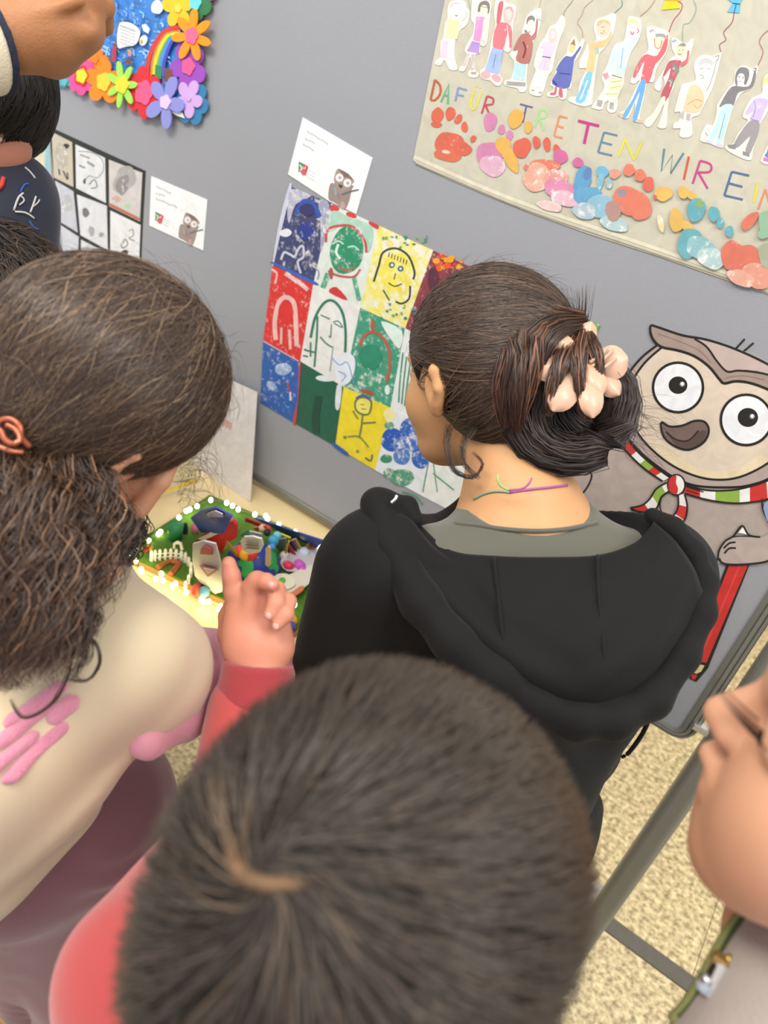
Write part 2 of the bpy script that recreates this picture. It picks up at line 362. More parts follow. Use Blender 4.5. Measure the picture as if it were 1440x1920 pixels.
# cut-out children: (zoom origin u, outline, [(colour, points)], [strokes])
def fig(ox, outline, fills, strokes=(), paper='#e0ded6'):
    M1 = BoardMap(ox, 0, 4.235, .0014)
    f = sheet('paper_child', smoothed(outline, 3, True), None, M1, .0006, .0005, ban, col=paper)
    k = Ink(BoardMap(ox, 0, 4.235, .0021), .00002)
    for q in fills: k.poly(q[1], mixhex(q[0], '#ece8e0', .26), q[2] if len(q) > 2 else .36, 3 if len(q[1]) > 4 else 0)
    for s_ in strokes: k.stroke(s_[1], s_[0], s_[2] if len(s_) > 2 else 5)
    k.build('crayon_drawing', f)
fig(780, [(285, 10), (340, -5), (395, 20), (400, 60), (425, 90), (415, 170), (390, 210), (350, 240), (330, 290), (310, 330), (308, 470), (330, 540), (305, 560), (262, 545), (238, 490), (215, 480), (205, 512), (180, 520), (150, 505), (160, 475), (190, 450), (195, 330), (215, 300), (230, 190), (250, 140), (250, 80), (262, 30)],
    [('#d4d5dc', [(280, 30), (330, 8), (380, 30), (392, 80), (380, 130), (345, 150), (290, 140), (256, 110)]), ('#e6dfe4', [(300, 50), (345, 40), (372, 80), (350, 120), (300, 120)]), ('#c0566a', [(305, 118), (337, 120), (320, 134)]), ('#ede79a', [(250, 150), (350, 168), (328, 312), (232, 300)]), ('#e6bfd8', [(215, 320), (255, 322), (240, 455), (190, 450)]), ('#eccfdf', [(258, 322), (306, 328), (300, 470), (250, 465)]), ('#cfe3ee', [(155, 490), (190, 465), (215, 490), (195, 512)]), ('#d5e6ee', [(245, 488), (300, 490), (325, 535), (290, 550)])],
    [('#b9b9c4', [(395, 90), (400, 130), (365, 165)], 4), ('#b9b9c4', [(270, 60), (300, 25), (350, 30)], 5)])
fig(780, [(505, 5), (560, -10), (598, 30), (590, 110), (575, 250), (562, 340), (535, 370), (510, 360), (508, 420), (470, 440), (470, 560), (500, 580), (480, 615), (420, 610), (415, 570), (440, 540), (432, 450), (405, 520), (380, 565), (340, 560), (350, 530), (385, 500), (400, 430), (385, 400), (410, 340), (450, 270), (460, 190), (440, 160), (440, 60), (455, -20), (500, -20)],
    [('#5a524c', [(505, 25), (555, 5), (585, 35), (582, 90), (570, 110), (560, 50), (525, 40), (515, 80), (490, 95)]), ('#f0dfba', [(520, 45), (560, 45), (570, 90), (545, 110), (512, 90)]), ('#e07cc4', [(480, 130), (545, 135), (510, 330), (455, 320)]), ('#9a72c6', [(445, 325), (508, 340), (500, 425), (405, 405)]), ('#b4a4a8', [(440, 430), (465, 430), (460, 550), (440, 560)]), ('#c9b9b6', [(405, 420), (428, 425), (395, 520), (370, 520)]), ('#8b8484', [(435, 570), (480, 572), (475, 590), (440, 588)]), ('#efdcd0', [(535, 160), (560, 180), (558, 300), (535, 345), (525, 300)])],
    [('#6b6058', [(515, 50), (570, 62)], 4), ('#c0a296', [(525, 320), (545, 340)], 4)])
fig(780, [(640, -10), (700, -20), (712, 20), (760, 30), (795, 60), (785, 140), (770, 190), (765, 330), (748, 400), (725, 418), (700, 400), (690, 400), (665, 590), (685, 620), (672, 675), (630, 678), (590, 640), (545, 632), (512, 610), (510, 560), (550, 530), (575, 440), (600, 320), (630, 200), (620, 100)],
    [('#b8404c', [(660, 20), (690, 10), (690, 60), (665, 190), (640, 190), (645, 90)]), ('#dfa9a6', [(700, 70), (740, 48), (778, 80), (770, 150), (730, 190), (695, 160)]), ('#ebc7be', [(712, 90), (745, 75), (760, 100), (750, 150), (718, 150)]), ('#d14f60', [(645, 190), (752, 205), (760, 360), (740, 372), (728, 260), (690, 390), (610, 370)]), ('#85a6dc', [(605, 378), (692, 398), (660, 590), (545, 565)]), ('#df9aa0', [(515, 580), (560, 560), (590, 590), (570, 620), (525, 615)]), ('#d98c94', [(600, 600), (640, 590), (672, 620), (660, 650), (620, 640)])],
    [('#b97f7f', [(715, 70), (750, 60), (765, 90)], 5), ('#6d8ccc', [(635, 430), (610, 540)], 7), ('#efe4de', [(722, 200), (735, 300), (738, 360)], 5)])
fig(780, [(850, 220), (880, 130), (920, 90), (955, 72), (995, 72), (990, 180), (960, 290), (920, 360), (890, 500), (878, 640), (880, 690), (865, 728), (825, 730), (800, 700), (710, 680), (705, 640), (755, 620), (780, 500), (760, 460), (745, 430), (780, 380), (830, 300)],
    [('#5e5854', [(885, 140), (920, 122), (945, 145), (935, 175), (900, 185), (878, 190)]), ('#e6d8cc', [(895, 165), (930, 160), (932, 200), (905, 225), (885, 205)]), ('#3d4a3f', [(855, 235), (880, 238), (882, 262), (860, 255)]), ('#9c4a42', [(840, 270), (925, 300), (895, 500), (795, 480), (810, 400), (770, 400)]), ('#9f4a45', [(955, 160), (968, 170), (955, 290), (925, 320), (915, 290), (945, 250)]), ('#9ed2e4', [(785, 500), (875, 510), (855, 640), (765, 625)]), ('#8a8580', [(715, 645), (870, 655), (868, 685), (715, 675)])],
    [('#7d3430', [(850, 330), (870, 390), (850, 460)], 14), ('#c54a50', [(880, 250), (900, 280)], 5), ('#c54a50', [(905, 245), (885, 275)], 5), ('#777069', [(958, 150), (990, 160)], 3)])
fig(780, [(1060, 215), (1100, 195), (1130, 160), (1150, 125), (1182, 140), (1180, 220), (1140, 320), (1110, 420), (1080, 560), (1050, 600), (1010, 730), (985, 762), (925, 755), (898, 720), (920, 640), (950, 560), (935, 520), (950, 440), (980, 350), (1020, 300)],
    [('#cdb8b2', [(1068, 235), (1100, 220), (1118, 260), (1110, 330), (1060, 330), (1055, 270)]), ('#e9dad4', [(1075, 250), (1100, 250), (1100, 300), (1075, 310)]), ('#d3bfe0', [(1010, 335), (1105, 345), (1070, 450), (1008, 440), (1015, 380), (998, 380)]), ('#e6b8d6', [(1005, 460), (1068, 468), (1050, 558), (965, 545)]), ('#f0e8dc', [(975, 560), (1040, 570), (1000, 700), (920, 690)])],
    [('#8f4f9a', [(1002, 448), (1070, 458)], 8), ('#7e8a80', [(918, 712), (940, 720)], 7), ('#7e8a80', [(975, 735), (1000, 735)], 7), ('#c9a0ba', [(1030, 480), (1015, 545)], 4)])
fig(780, [(1240, 300), (1262, 288), (1280, 320), (1300, 340), (1320, 310), (1340, 320), (1325, 370), (1290, 450), (1250, 520), (1230, 700), (1200, 700), (1190, 780), (1150, 790), (1125, 760), (1100, 770), (1045, 765), (1045, 735), (1085, 720), (1090, 690), (1065, 670), (1100, 600), (1110, 560), (1130, 500), (1190, 430), (1205, 370)],
    [('#8a4a30', [(1215, 365), (1258, 305), (1265, 365), (1235, 350)]), ('#e8c36a', [(1218, 370), (1250, 355), (1262, 385), (1235, 415), (1215, 400)]), ('#2f3f9e', [(1190, 445), (1240, 448), (1300, 370), (1308, 385), (1255, 480), (1215, 695), (1080, 665), (1120, 570), (1112, 560), (1140, 500)], .25), ('#b93a56', [(1105, 690), (1118, 690), (1110, 750), (1065, 752), (1070, 735), (1095, 732)]), ('#b93a56', [(1140, 695), (1158, 698), (1165, 770), (1140, 768), (1132, 745)])],
    [('#1f2d86', [(1140, 580), (1225, 590)], 6), ('#1f2d86', [(1085, 640), (1120, 675)], 10)])
fig(780, [(1410, 210), (1440, 150), (1500, 130), (1560, 105), (1590, 130), (1575, 230), (1550, 300), (1500, 380), (1450, 440), (1425, 600), (1400, 800), (1392, 830), (1330, 845), (1260, 825), (1210, 800), (1225, 770), (1280, 760), (1300, 660), (1350, 560), (1340, 540), (1300, 540), (1300, 480), (1340, 400), (1360, 350), (1430, 320)],
    [('#e2bfa0', [(1440, 180), (1480, 160), (1535, 170), (1545, 230), (1500, 290), (1450, 280), (1432, 230)]), ('#e8a45c', [(1440, 175), (1490, 155), (1535, 170), (1540, 200), (1490, 175), (1445, 210)]), ('#efb06c', [(1370, 350), (1440, 330), (1510, 310), (1545, 250), (1555, 280), (1500, 370), (1440, 400), (1405, 580), (1350, 565), (1375, 420)]), ('#58aee0', [(1352, 585), (1400, 585), (1340, 800), (1265, 800), (1310, 700)]), ('#eef2f4', [(1358, 640), (1368, 640), (1310, 790), (1300, 790)]), ('#90a890', [(1415, 380), (1450, 375), (1455, 425), (1425, 430)])],
    [('#a08070', [(1470, 215), (1500, 212)], 4), ('#a08070', [(1490, 235), (1495, 260)], 4), ('#8a6a5a', [(1465, 260), (1485, 268)], 4)])
fig(1100, [(330, 140), (370, 130), (420, 150), (435, 220), (410, 320), (360, 400), (330, 480), (300, 600), (290, 680), (250, 760), (245, 830), (230, 885), (185, 895), (160, 860), (175, 800), (140, 820), (120, 870), (50, 860), (45, 840), (90, 780), (140, 690), (120, 610), (160, 520), (220, 360), (290, 330), (310, 260)],
    [('#dcd78a', [(320, 165), (360, 145), (405, 165), (412, 200), (365, 175), (330, 200)]), ('#ecd9d6', [(330, 200), (370, 180), (410, 210), (395, 270), (350, 290), (325, 250)]), ('#bcd8f2', [(215, 380), (290, 340), (345, 320), (395, 290), (400, 320), (345, 400), (300, 570), (225, 575), (240, 440), (180, 560), (165, 560)]), ('#cf7484', [(125, 590), (165, 575), (180, 610), (150, 635)]), ('#dfe0b4', [(190, 620), (285, 625), (240, 790), (180, 760), (160, 760)], .45), ('#8a8888', [(85, 790), (130, 800), (115, 850), (80, 838)]), ('#8a8888', [(185, 810), (215, 815), (218, 870), (180, 860)])],
    [('#c8364a', [(348, 250), (362, 275), (375, 252)], 7), ('#d0455a', [(400, 225), (415, 245), (400, 262)], 5), ('#5f6468', [(200, 595), (280, 620)], 6), ('#c9c35a', [(195, 650), (280, 640)], 5), ('#c9c35a', [(190, 700), (275, 680)], 5), ('#c9c35a', [(150, 745), (250, 745)], 5), ('#7fa8d8', [(290, 380), (270, 540)], 5)])
fig(1100, [(495, 210), (650, 255), (640, 400), (600, 470), (550, 560), (530, 650), (480, 660), (450, 800), (420, 930), (445, 975), (370, 955), (385, 880), (380, 820), (330, 940), (248, 915), (265, 890), (310, 870), (360, 760), (420, 640), (380, 665), (345, 650), (370, 590), (440, 450), (490, 390), (475, 270)],
    [('#e9cfae', [(545, 280), (610, 300), (605, 360), (560, 390), (530, 350)]), ('#7f7f80', [(550, 270), (615, 270), (625, 300), (580, 290), (555, 295)]), ('#d23c48', [(475, 430), (560, 440), (630, 290), (648, 290), (630, 400), (575, 480), (540, 520), (495, 650), (430, 640), (460, 480), (390, 610), (368, 600), (420, 480)]), ('#3d8fdb', [(425, 650), (470, 655), (400, 945), (370, 930), (425, 720), (320, 925), (285, 915), (370, 780)]), ('#e6a06c', [(250, 895), (290, 905), (290, 925), (250, 915)]), ('#e6a06c', [(400, 945), (440, 950), (440, 970), (400, 965)])],
    [('#b98a52', [(540, 300), (545, 370), (580, 380), (600, 320)], 6), ('#c43a50', [(500, 235), (510, 255), (520, 235), (535, 250)], 4)])
fig(1100, [(675, 310), (700, 300), (760, 335), (800, 340), (830, 310), (850, 320), (830, 420), (790, 500), (740, 530), (710, 600), (690, 700), (650, 790), (640, 930), (628, 1015), (565, 1010), (570, 980), (600, 900), (610, 820), (560, 930), (500, 1010), (455, 985), (470, 950), (530, 890), (600, 760), (620, 660), (600, 610), (585, 720), (540, 700), (545, 660), (610, 560), (660, 470), (700, 440), (680, 390)],
    [('#efd9ae', [(715, 370), (765, 350), (790, 390), (770, 440), (725, 440), (705, 400)]), ('#76757a', [(715, 370), (760, 340), (785, 350), (780, 370), (735, 365)]), ('#a52a3c', [(670, 480), (745, 480), (740, 520), (680, 690), (635, 800), (590, 760), (650, 620), (665, 540), (620, 600), (605, 600), (640, 510)]), ('#47705a', [(690, 490), (735, 560), (715, 590), (680, 530)]), ('#47705a', [(650, 610), (690, 640), (680, 690), (660, 650)]), ('#c9404c', [(740, 500), (790, 470), (800, 405), (815, 410), (800, 490), (755, 525)]), ('#f2dcc8', [(600, 770), (625, 790), (560, 930), (500, 1000), (460, 980), (540, 890)]), ('#f2dcc8', [(630, 800), (655, 790), (615, 1005), (570, 1000), (600, 910)])],
    [('#5a4a3a', [(735, 395), (736, 402)], 7), ('#5a4a3a', [(765, 393), (766, 400)], 7), ('#7a3a2a', [(725, 420), (738, 435), (755, 428)], 4), ('#5a76c4', [(680, 320), (690, 335), (700, 315), (712, 330)], 4), ('#e6d9cf', [(650, 640), (670, 650), (660, 690)], 6)])
fig(1100, [(850, 520), (880, 460), (940, 435), (1000, 445), (1060, 415), (1070, 430), (1040, 560), (1000, 700), (950, 800), (900, 900), (880, 920), (830, 940), (840, 1030), (830, 1080), (770, 1095), (735, 1070), (745, 1020), (690, 1020), (690, 980), (730, 960), (745, 890), (700, 890), (705, 850), (750, 690), (790, 660), (860, 640), (865, 600)],
    [('#d9dadb', [(870, 510), (920, 455), (990, 460), (1010, 510), (1000, 600), (940, 660), (890, 630), (865, 580)]), ('#e5e1d2', [(885, 540), (970, 530), (990, 580), (940, 640), (895, 610)]), ('#bcbcc0', [(890, 490), (940, 460), (995, 480), (1000, 520), (940, 500), (900, 525)], .4), ('#eebb8e', [(820, 690), (890, 680), (930, 760), (925, 830), (890, 890), (775, 880), (790, 780)]), ('#a8a4a2', [(760, 880), (775, 885), (765, 950), (740, 930)]), ('#9a9896', [(795, 900), (825, 905), (820, 960), (790, 950)])],
    [('#c98a5e', [(800, 830), (870, 790), (920, 810)], 5), ('#c98a5e', [(850, 830), (880, 860), (910, 830)], 4), ('#8c8c90', [(900, 545), (925, 540)], 4), ('#8c8c90', [(955, 545), (980, 548)], 4), ('#8c8c90', [(895, 605), (915, 595), (930, 615), (905, 625)], 4), ('#9a9aa0', [(1035, 470), (990, 640), (950, 720)], 4), ('#9a9aa0', [(1020, 450), (1050, 440), (1040, 480)], 5)])
fig(1100, [(1205, 540), (1240, 520), (1290, 535), (1320, 540), (1350, 520), (1360, 550), (1340, 620), (1290, 710), (1230, 740), (1170, 840), (1120, 1000), (1090, 1110), (1075, 1175), (980, 1140), (898, 1110), (950, 990), (1000, 995), (1030, 900), (1035, 830), (1060, 790), (1130, 690), (1170, 660), (1175, 580)],
    [('#55535a', [(1185, 580), (1220, 535), (1280, 545), (1290, 600), (1265, 670), (1250, 660), (1250, 590), (1205, 590), (1195, 680), (1178, 650)], .28), ('#f0dcd6', [(1202, 600), (1250, 600), (1250, 650), (1220, 670), (1195, 640)]), ('#59535c', [(1150, 690), (1250, 690), (1300, 670), (1330, 570), (1345, 590), (1320, 680), (1270, 715), (1200, 740), (1165, 840), (1120, 825), (1060, 850), (1065, 820)], .28), ('#a8dce8', [(1075, 840), (1165, 840), (1115, 980), (1065, 1135), (1030, 1130), (1080, 930), (1010, 1110), (965, 1110), (1040, 960)]), ('#d9b9e2', [(955, 1110), (1000, 1125), (990, 1138), (945, 1125)]), ('#d9b9e2', [(1025, 1135), (1075, 1145), (1072, 1165), (1030, 1155)])],
    [('#4a4440', [(1205, 612), (1218, 608)], 6), ('#4a4440', [(1235, 615), (1248, 618)], 6), ('#c0454a', [(1212, 645), (1228, 648)], 4), ('#6c8c9a', [(1100, 900), (1050, 1100)], 4), ('#6a605c', [(1325, 545), (1345, 540), (1340, 565), (1325, 560)], 5), ('#777777', [(945, 1050), (960, 1080)], 4)])
fig(1100, [(1395, 660), (1420, 600), (1460, 590), (1500, 640), (1490, 760), (1450, 850), (1420, 920), (1380, 980), (1350, 1080), (1320, 1200), (1305, 1270), (1230, 1255), (1110, 1190), (1110, 1150), (1160, 1140), (1200, 1060), (1280, 960), (1240, 930), (1260, 860), (1310, 780), (1390, 740)],
    [('#d9cf52', [(1395, 660), (1430, 610), (1480, 610), (1470, 650), (1420, 650), (1405, 680)]), ('#e6e2dc', [(1405, 685), (1470, 660), (1480, 740), (1430, 790), (1400, 750)]), ('#b8a4dc', [(1330, 790), (1380, 780), (1440, 800), (1400, 900), (1370, 975), (1295, 950), (1330, 880), (1275, 910), (1262, 890)]), ('#7d787e', [(1290, 965), (1375, 985), (1300, 1215), (1260, 1190), (1300, 1080), (1200, 1170), (1170, 1140)], .28), ('#66636a', [(1115, 1150), (1190, 1145), (1180, 1185), (1130, 1175)]), ('#66636a', [(1240, 1200), (1290, 1215), (1295, 1245), (1240, 1230)])],
    [('#8f78c0', [(1330, 800), (1340, 860), (1320, 930)], 5), ('#8f78c0', [(1300, 940), (1365, 965)], 5)])
fig(1100, [(1560, 1000), (1470, 1100), (1440, 1150), (1385, 1260), (1390, 1290), (1450, 1310), (1560, 1320)], [('#4a5ab8', [(1430, 1210), (1450, 1160), (1500, 1180), (1480, 1260), (1415, 1240)]), ('#b05a9a', [(1405, 1245), (1470, 1270), (1460, 1290), (1400, 1275)])])
sk = Ink(BoardMap(770, 0, 2.149, .0016), .00003)
for col, pts in (('#8a9a8c', [(655, 0), (635, 25), (618, 50), (618, 68)]), ('#b79a88', [(735, 0), (700, 30), (690, 60), (672, 90), (690, 120), (694, 150)]), ('#5e8a8a', [(850, 0), (852, 22), (835, 40), (822, 52)]), ('#b48a6e', [(985, 0), (960, 35), (925, 65)]),
                 ('#b04850', [(1080, 5), (1095, 20), (1085, 50), (1060, 80), (1040, 130)]), ('#86a89a', [(1140, 0), (1150, 40), (1125, 90), (1100, 100), (1095, 150), (1098, 175)]), ('#93406a', [(1303, 52), (1295, 90), (1262, 130), (1270, 160), (1245, 180), (1250, 208)]), ('#b0605e', [(1450, 115), (1420, 140), (1405, 170), (1420, 210), (1400, 262)]), ('#b8a890', [(525, 0), (515, 40)]), ('#9ab09a', [(232, 0), (240, 40)])):
    sk = Ink(BoardMap(770, 0, 2.149, .0016), .00003); sk.stroke(pts, col, 3); sk.build('balloon_string', ban)
bl1 = sheet('paper_balloon', [(1025, 0), (1030, -40), (1080, -60), (1110, -30), (1085, 5), (1075, 5), (1085, 33), (1010, 40), (1025, 5)], None, BoardMap(770, 0, 2.149, .0014), .0006, .0005, ban, col='#f0ce1c')
bl2 = sheet('paper_balloon', [(1298, 12), (1270, -10), (1265, -60), (1330, -70), (1350, -20), (1328, 12), (1325, 52), (1276, 48)], None, BoardMap(770, 0, 2.149, .0014), .0006, .0005, ban, col='#5fb4e2')
kb = Ink(BoardMap(770, 0, 2.149, .0021), .00003); kb.stroke([(1298, 13), (1328, 17)], '#1f3f7a', 4); kb.stroke([(1312, 15), (1303, 52)], '#1f3f7a', 3); kb.build('pen_line', bl2)
kb = Ink(BoardMap(770, 0, 2.149, .0021), .00003); kb.poly([(1025, 3), (1028, -38), (1080, -58), (1106, -30), (1080, 4)], '#dd9838'); kb.build('balloon_colour', bl1)

# ------------------------------------------------------------ printed portrait patchwork
mo = empty('portrait_patchwork', tuple(onY(700, 650, BD)))
label(mo, 'patchwork of colourful printed portraits pinned on the grey board', 'artwork')
N = [[(155, 380), (360, 465), (590, 572), (850, 690), (1080, 792), (1350, 905), (1652, 1050)],
     [(80, 760), (275, 852), (500, 965), (715, 1065), (945, 1160), (1200, 1290), (1480, 1420)],
     [(35, 1120), (212, 1222), (420, 1345), (645, 1445), (872, 1560), (1110, 1690), (1400, 1800)],
     [(20, 1420), (190, 1522), (380, 1630), (572, 1745), (785, 1862), (1010, 1980), (1290, 2120)]]
TC = [['#3f4570', '#dbe4dc', '#e9e06a', '#8c3d48', '#4f9a7a', '#56a070'], ['#d8332f', '#e6e5e2', '#3f9a7c', '#dfe5e2', '#d84a3a', '#3d6cb4'], ['#2b5fae', '#22604a', '#ecd92f', '#dde4ea', '#e3e8e4', '#2f6cb4']]
TS = [[.43, .40, .50, .40, .4, .4], [.40, .2, .44, .3, .3, .3], [.40, .26, .30, .4, .3, .3]]
tiles = {}
for r in range(3):
    for c in range(6):
        a, b, d, e = N[r][c], N[r][c+1], N[r+1][c+1], N[r+1][c]
        tiles[r, c] = sheet('portrait_print', [e, d, b, a], None, BoardMap(480, 200, 2.56), .001 + .0003 * ((r + c) % 3), .0008, mo, col=TC[r][c], spk=TS[r][c])
def deco(r, c, items):
    k = Ink(BoardMap(480, 200, 2.56, .0017), .00003)
    for it in items:
        if it[0] == 'p': k.poly(it[2], it[1], it[3] if len(it) > 3 else .3, 3)
        elif it[0] == 'e': k.ell(*it[2], it[1], spk=it[3] if len(it) > 3 else .3, rot=it[4] if len(it) > 4 else 0, jit=.05)
        else: k.stroke(it[2], it[1], it[3], 5, spk=it[4] if len(it) > 4 else .2)
    k.build('printed_drawing', tiles[r, c])
deco(0, 0, [('p', '#c9cde0', [(155, 385), (170, 392), (120, 600), (85, 755), (80, 740), (110, 560)], .4), ('p', '#b0b2c4', [(170, 395), (260, 430), (190, 470), (160, 560), (150, 500)], .46), ('p', '#9fa2ba', [(300, 450), (352, 470), (335, 600), (310, 700), (310, 560)], .46), ('s', '#2f55b0', [(195, 510), (230, 455), (275, 470), (305, 530)], 24, .3), ('e', '#39356a', (245, 495, 38, 30), .2),
     ('e', '#2c3c8c', (240, 600, 45, 40), .42), ('p', '#dfe2ee', [(112, 600), (150, 585), (172, 605), (150, 625), (118, 618)], .2), ('s', '#c8cad8', [(120, 735), (135, 700), (165, 710), (185, 720), (205, 680), (225, 670), (228, 720), (200, 745), (215, 800)], 11, .3), ('p', '#3a63b8', [(85, 758), (95, 750), (285, 840), (272, 852)], .3), ('s', '#8f93b4', [(265, 760), (300, 790), (295, 830)], 6, .4)])
deco(0, 1, [('p', '#d4413b', [(362, 470), (400, 485), (385, 505), (358, 500)], 0), ('p', '#d4413b', [(440, 505), (480, 520), (475, 535), (435, 522)], 0), ('p', '#d4413b', [(545, 550), (588, 570), (582, 588), (545, 565)], 0), ('p', '#a9d0bc', [(365, 500), (450, 530), (560, 580), (540, 700), (500, 600), (420, 565), (350, 600)], .42), ('e', '#2f8f68', (435, 690, 82, 112), .42, 8),
     ('s', '#c2524a', [(335, 650), (345, 590), (410, 570), (470, 580), (520, 640), (530, 700)], 12, .4), ('s', '#bfe0d0', [(365, 660), (395, 645), (420, 660)], 8, .3), ('s', '#b5dccb', [(440, 675), (470, 670), (495, 690)], 7, .3), ('s', '#cfeadd', [(395, 660), (385, 700), (405, 730)], 12, .36), ('s', '#b9604f', [(395, 770), (430, 785), (475, 770)], 8, .3), ('s', '#c2524a', [(345, 790), (400, 812), (470, 815), (500, 780)], 9, .4),
     ('p', '#cb3c38', [(385, 865), (440, 930), (350, 890)], .2), ('s', '#4da382', [(345, 800), (320, 870)], 24, .46), ('s', '#4da382', [(470, 820), (495, 930)], 20, .46), ('e', '#a9564a', (360, 800, 10, 28), .3)])
deco(0, 2, [('s', '#39403f', [(565, 840), (590, 760), (610, 700), (670, 680), (730, 715), (760, 790), (755, 830)], 10, .2), ('e', '#ebdd55', (672, 800, 72, 96), .44, 8), ('s', '#454c40', [(610, 880), (640, 930)], 7), ('s', '#39403f', [(740, 860), (735, 920), (700, 945), (670, 935)], 9), ('e', '#2f6d8c', (652, 760, 15, 15), .2), ('e', '#2f6d8c', (694, 778, 15, 14), .2), ('e', '#e8e3b0', (653, 760, 7, 7), 0), ('e', '#e8e3b0', (694, 778, 6, 6), 0),
     ('s', '#5d6a3c', [(670, 800), (662, 830)], 6), ('s', '#4a5340', [(635, 845), (665, 862), (700, 850)], 6)] + [('s', '#3c4240', [(640 + i * 14, 700 + i * 6), (636 + i * 14, 722 + i * 6)], 4) for i in range(7)] +
     [('e', ('#3a8a6a', '#4d8f9c', '#7fae52')[i % 3], (rnd.uniform(600, 820), rnd.choice((rnd.uniform(620, 680), rnd.uniform(940, 1020))), rnd.uniform(3, 9), rnd.uniform(3, 8)), .3) for i in range(34)])
deco(0, 3, [('e', rnd.choice(('#e2562c', '#e8a02c', '#d83a2c')), (rnd.uniform(865, 985), 735 + rnd.uniform(-20, 45), rnd.uniform(8, 18), rnd.uniform(6, 16)), .36) for i in range(22)] + [('e', '#5c3040', (850, 830, 25, 60), .3)])
deco(0, 5, [('e', '#7db04e', (1610, 1060, 30, 26), .3), ('e', '#3fa07c', (1560, 1045, 26, 22), .3)])
deco(1, 0, [('s', '#e9bdb6', [(95, 1120), (90, 1030), (110, 940), (145, 915), (180, 940), (190, 1010), (195, 1150)], 22, .36), ('e', '#d9322e', (143, 985, 36, 55), .2), ('s', '#e7b5ad', [(120, 1140), (122, 1060)], 12, .4), ('s', '#e7b5ad', [(165, 1165), (160, 1070)], 14, .4), ('s', '#e8b0a8', [(75, 780), (100, 800), (92, 850)], 10, .44), ('s', '#e8b0a8', [(140, 800), (200, 840), (250, 880)], 20, .47)])
deco(1, 1, [('s', '#2f7a62', [(262, 1110), (285, 1010), (330, 940), (375, 935), (415, 990), (430, 1080), (428, 1180)], 13, .26), ('s', '#3c7d68', [(295, 1005), (292, 1100), (280, 1250)], 10), ('s', '#4d8a78', [(310, 1000), (355, 1020)], 7), ('s', '#4d8a78', [(375, 1040), (415, 1060), (395, 1030), (370, 1035)], 6), ('s', '#4d8a78', [(362, 1045), (358, 1105), (350, 1100)], 6), ('s', '#4d8a78', [(308, 1105), (335, 1135), (365, 1155)], 8), ('s', '#3c7d68', [(230, 1165), (260, 1175), (290, 1180)], 9), ('s', '#3c7d68', [(262, 1130), (262, 1200)], 8), ('s', '#3c7d68', [(225, 1195), (250, 1200)], 8), ('s', '#8fb4a6', [(370, 1150), (355, 1270)], 6)])
deco(1, 2, [('s', '#b4604c', [(500, 1150), (515, 1105), (560, 1080), (610, 1110), (640, 1180), (640, 1260), (625, 1320)], 14, .3), ('p', '#d6ebe2', [(600, 1030), (700, 1075), (690, 1160), (650, 1120)], .44), ('s', '#d8ece4', [(505, 1190), (530, 1240), (545, 1260)], 10, .3), ('e', '#cfe6dc', (560, 1225, 14, 10), .3), ('e', '#b05a48', (560, 1050, 10, 30), .3), ('e', '#b6543e', (535, 1370, 36, 10), .3, 15), ('e', '#dfeee8', (630, 1360, 12, 24), .3), ('e', '#2f8a6c', (550, 1200, 55, 60), .28)])
deco(1, 3, [('s', '#3f8c70', [(705 + 18 * i, 1180 + 20 * i), (690 + 18 * i, 1330), (685 + 14 * i, 1420 + 8 * i)], 7, .4) for i in range(5)] + [('s', '#4d504e', [(735, 1330), (730, 1450)], 4), ('s', '#4d504e', [(755, 1350), (752, 1480)], 4)])
deco(2, 0, [('e', '#8fb0de', (130, 1260, 40, 30), .46), ('e', '#86a8d8', (75, 1340, 28, 18), .44, 30), ('s', '#c43c54', [(150, 1320), (165, 1380)], 8, .4), ('s', '#dfe6f4', [(165, 1370), (165, 1410)], 8), ('p', '#c9404c', [(205, 1240), (215, 1245), (192, 1515), (178, 1500), (200, 1400)], .36), ('s', '#e6b0a8', [(35, 1125), (205, 1222)], 6, .3)])
deco(2, 1, [('s', '#1c4a3c', [(300, 1390), (285, 1500), (290, 1570)], 34, .1), ('e', '#dfe6ec', (330, 1305, 45, 14), .2, 5), ('p', '#dfe7f0', [(375, 1200), (400, 1210), (430, 1180), (470, 1200), (475, 1260), (450, 1320), (410, 1335), (380, 1290)], .3), ('s', '#7b9cd4', [(360, 1200), (400, 1240), (440, 1230), (470, 1330)], 5), ('s', '#7b9cd4', [(395, 1270), (430, 1290), (410, 1320)], 5), ('p', '#dde2ea', [(388, 1340), (412, 1345), (400, 1450), (380, 1440)], .2), ('e', '#e4e8ec', (450, 1210, 12, 20), 0), ('p', '#2c5cb0', [(370, 1610), (440, 1660), (435, 1675), (372, 1630)], .2)])
deco(2, 2, [('e', '#eadf6a', (515, 1440, 38, 40), .1), ('s', '#6d7a52', [(553, 1440), (540, 1475), (505, 1475), (478, 1450), (480, 1410), (515, 1395), (550, 1410), (553, 1440)], 9), ('s', '#4a6296', [(480, 1400), (515, 1385), (550, 1410)], 10), ('s', '#6d7a52', [(512, 1480), (505, 1540), (495, 1590)], 8), ('s', '#6d7a52', [(465, 1460), (490, 1500)], 7), ('s', '#6d7a52', [(510, 1520), (575, 1515)], 8), ('s', '#7a8452', [(440, 1585), (495, 1585), (540, 1635)], 7), ('e', '#8a9050', (427, 1587, 9, 8), .2), ('e', '#8a9050', (487, 1655, 8, 8), .2), ('s', '#5a6a5a', [(525, 1685), (550, 1700), (558, 1670)], 8), ('s', '#6d7a52', [(500, 1430), (520, 1430)], 4), ('s', '#6d7a52', [(505, 1450), (530, 1452)], 4), ('e', '#ece5a0', (640, 1480, 28, 34), .42)])
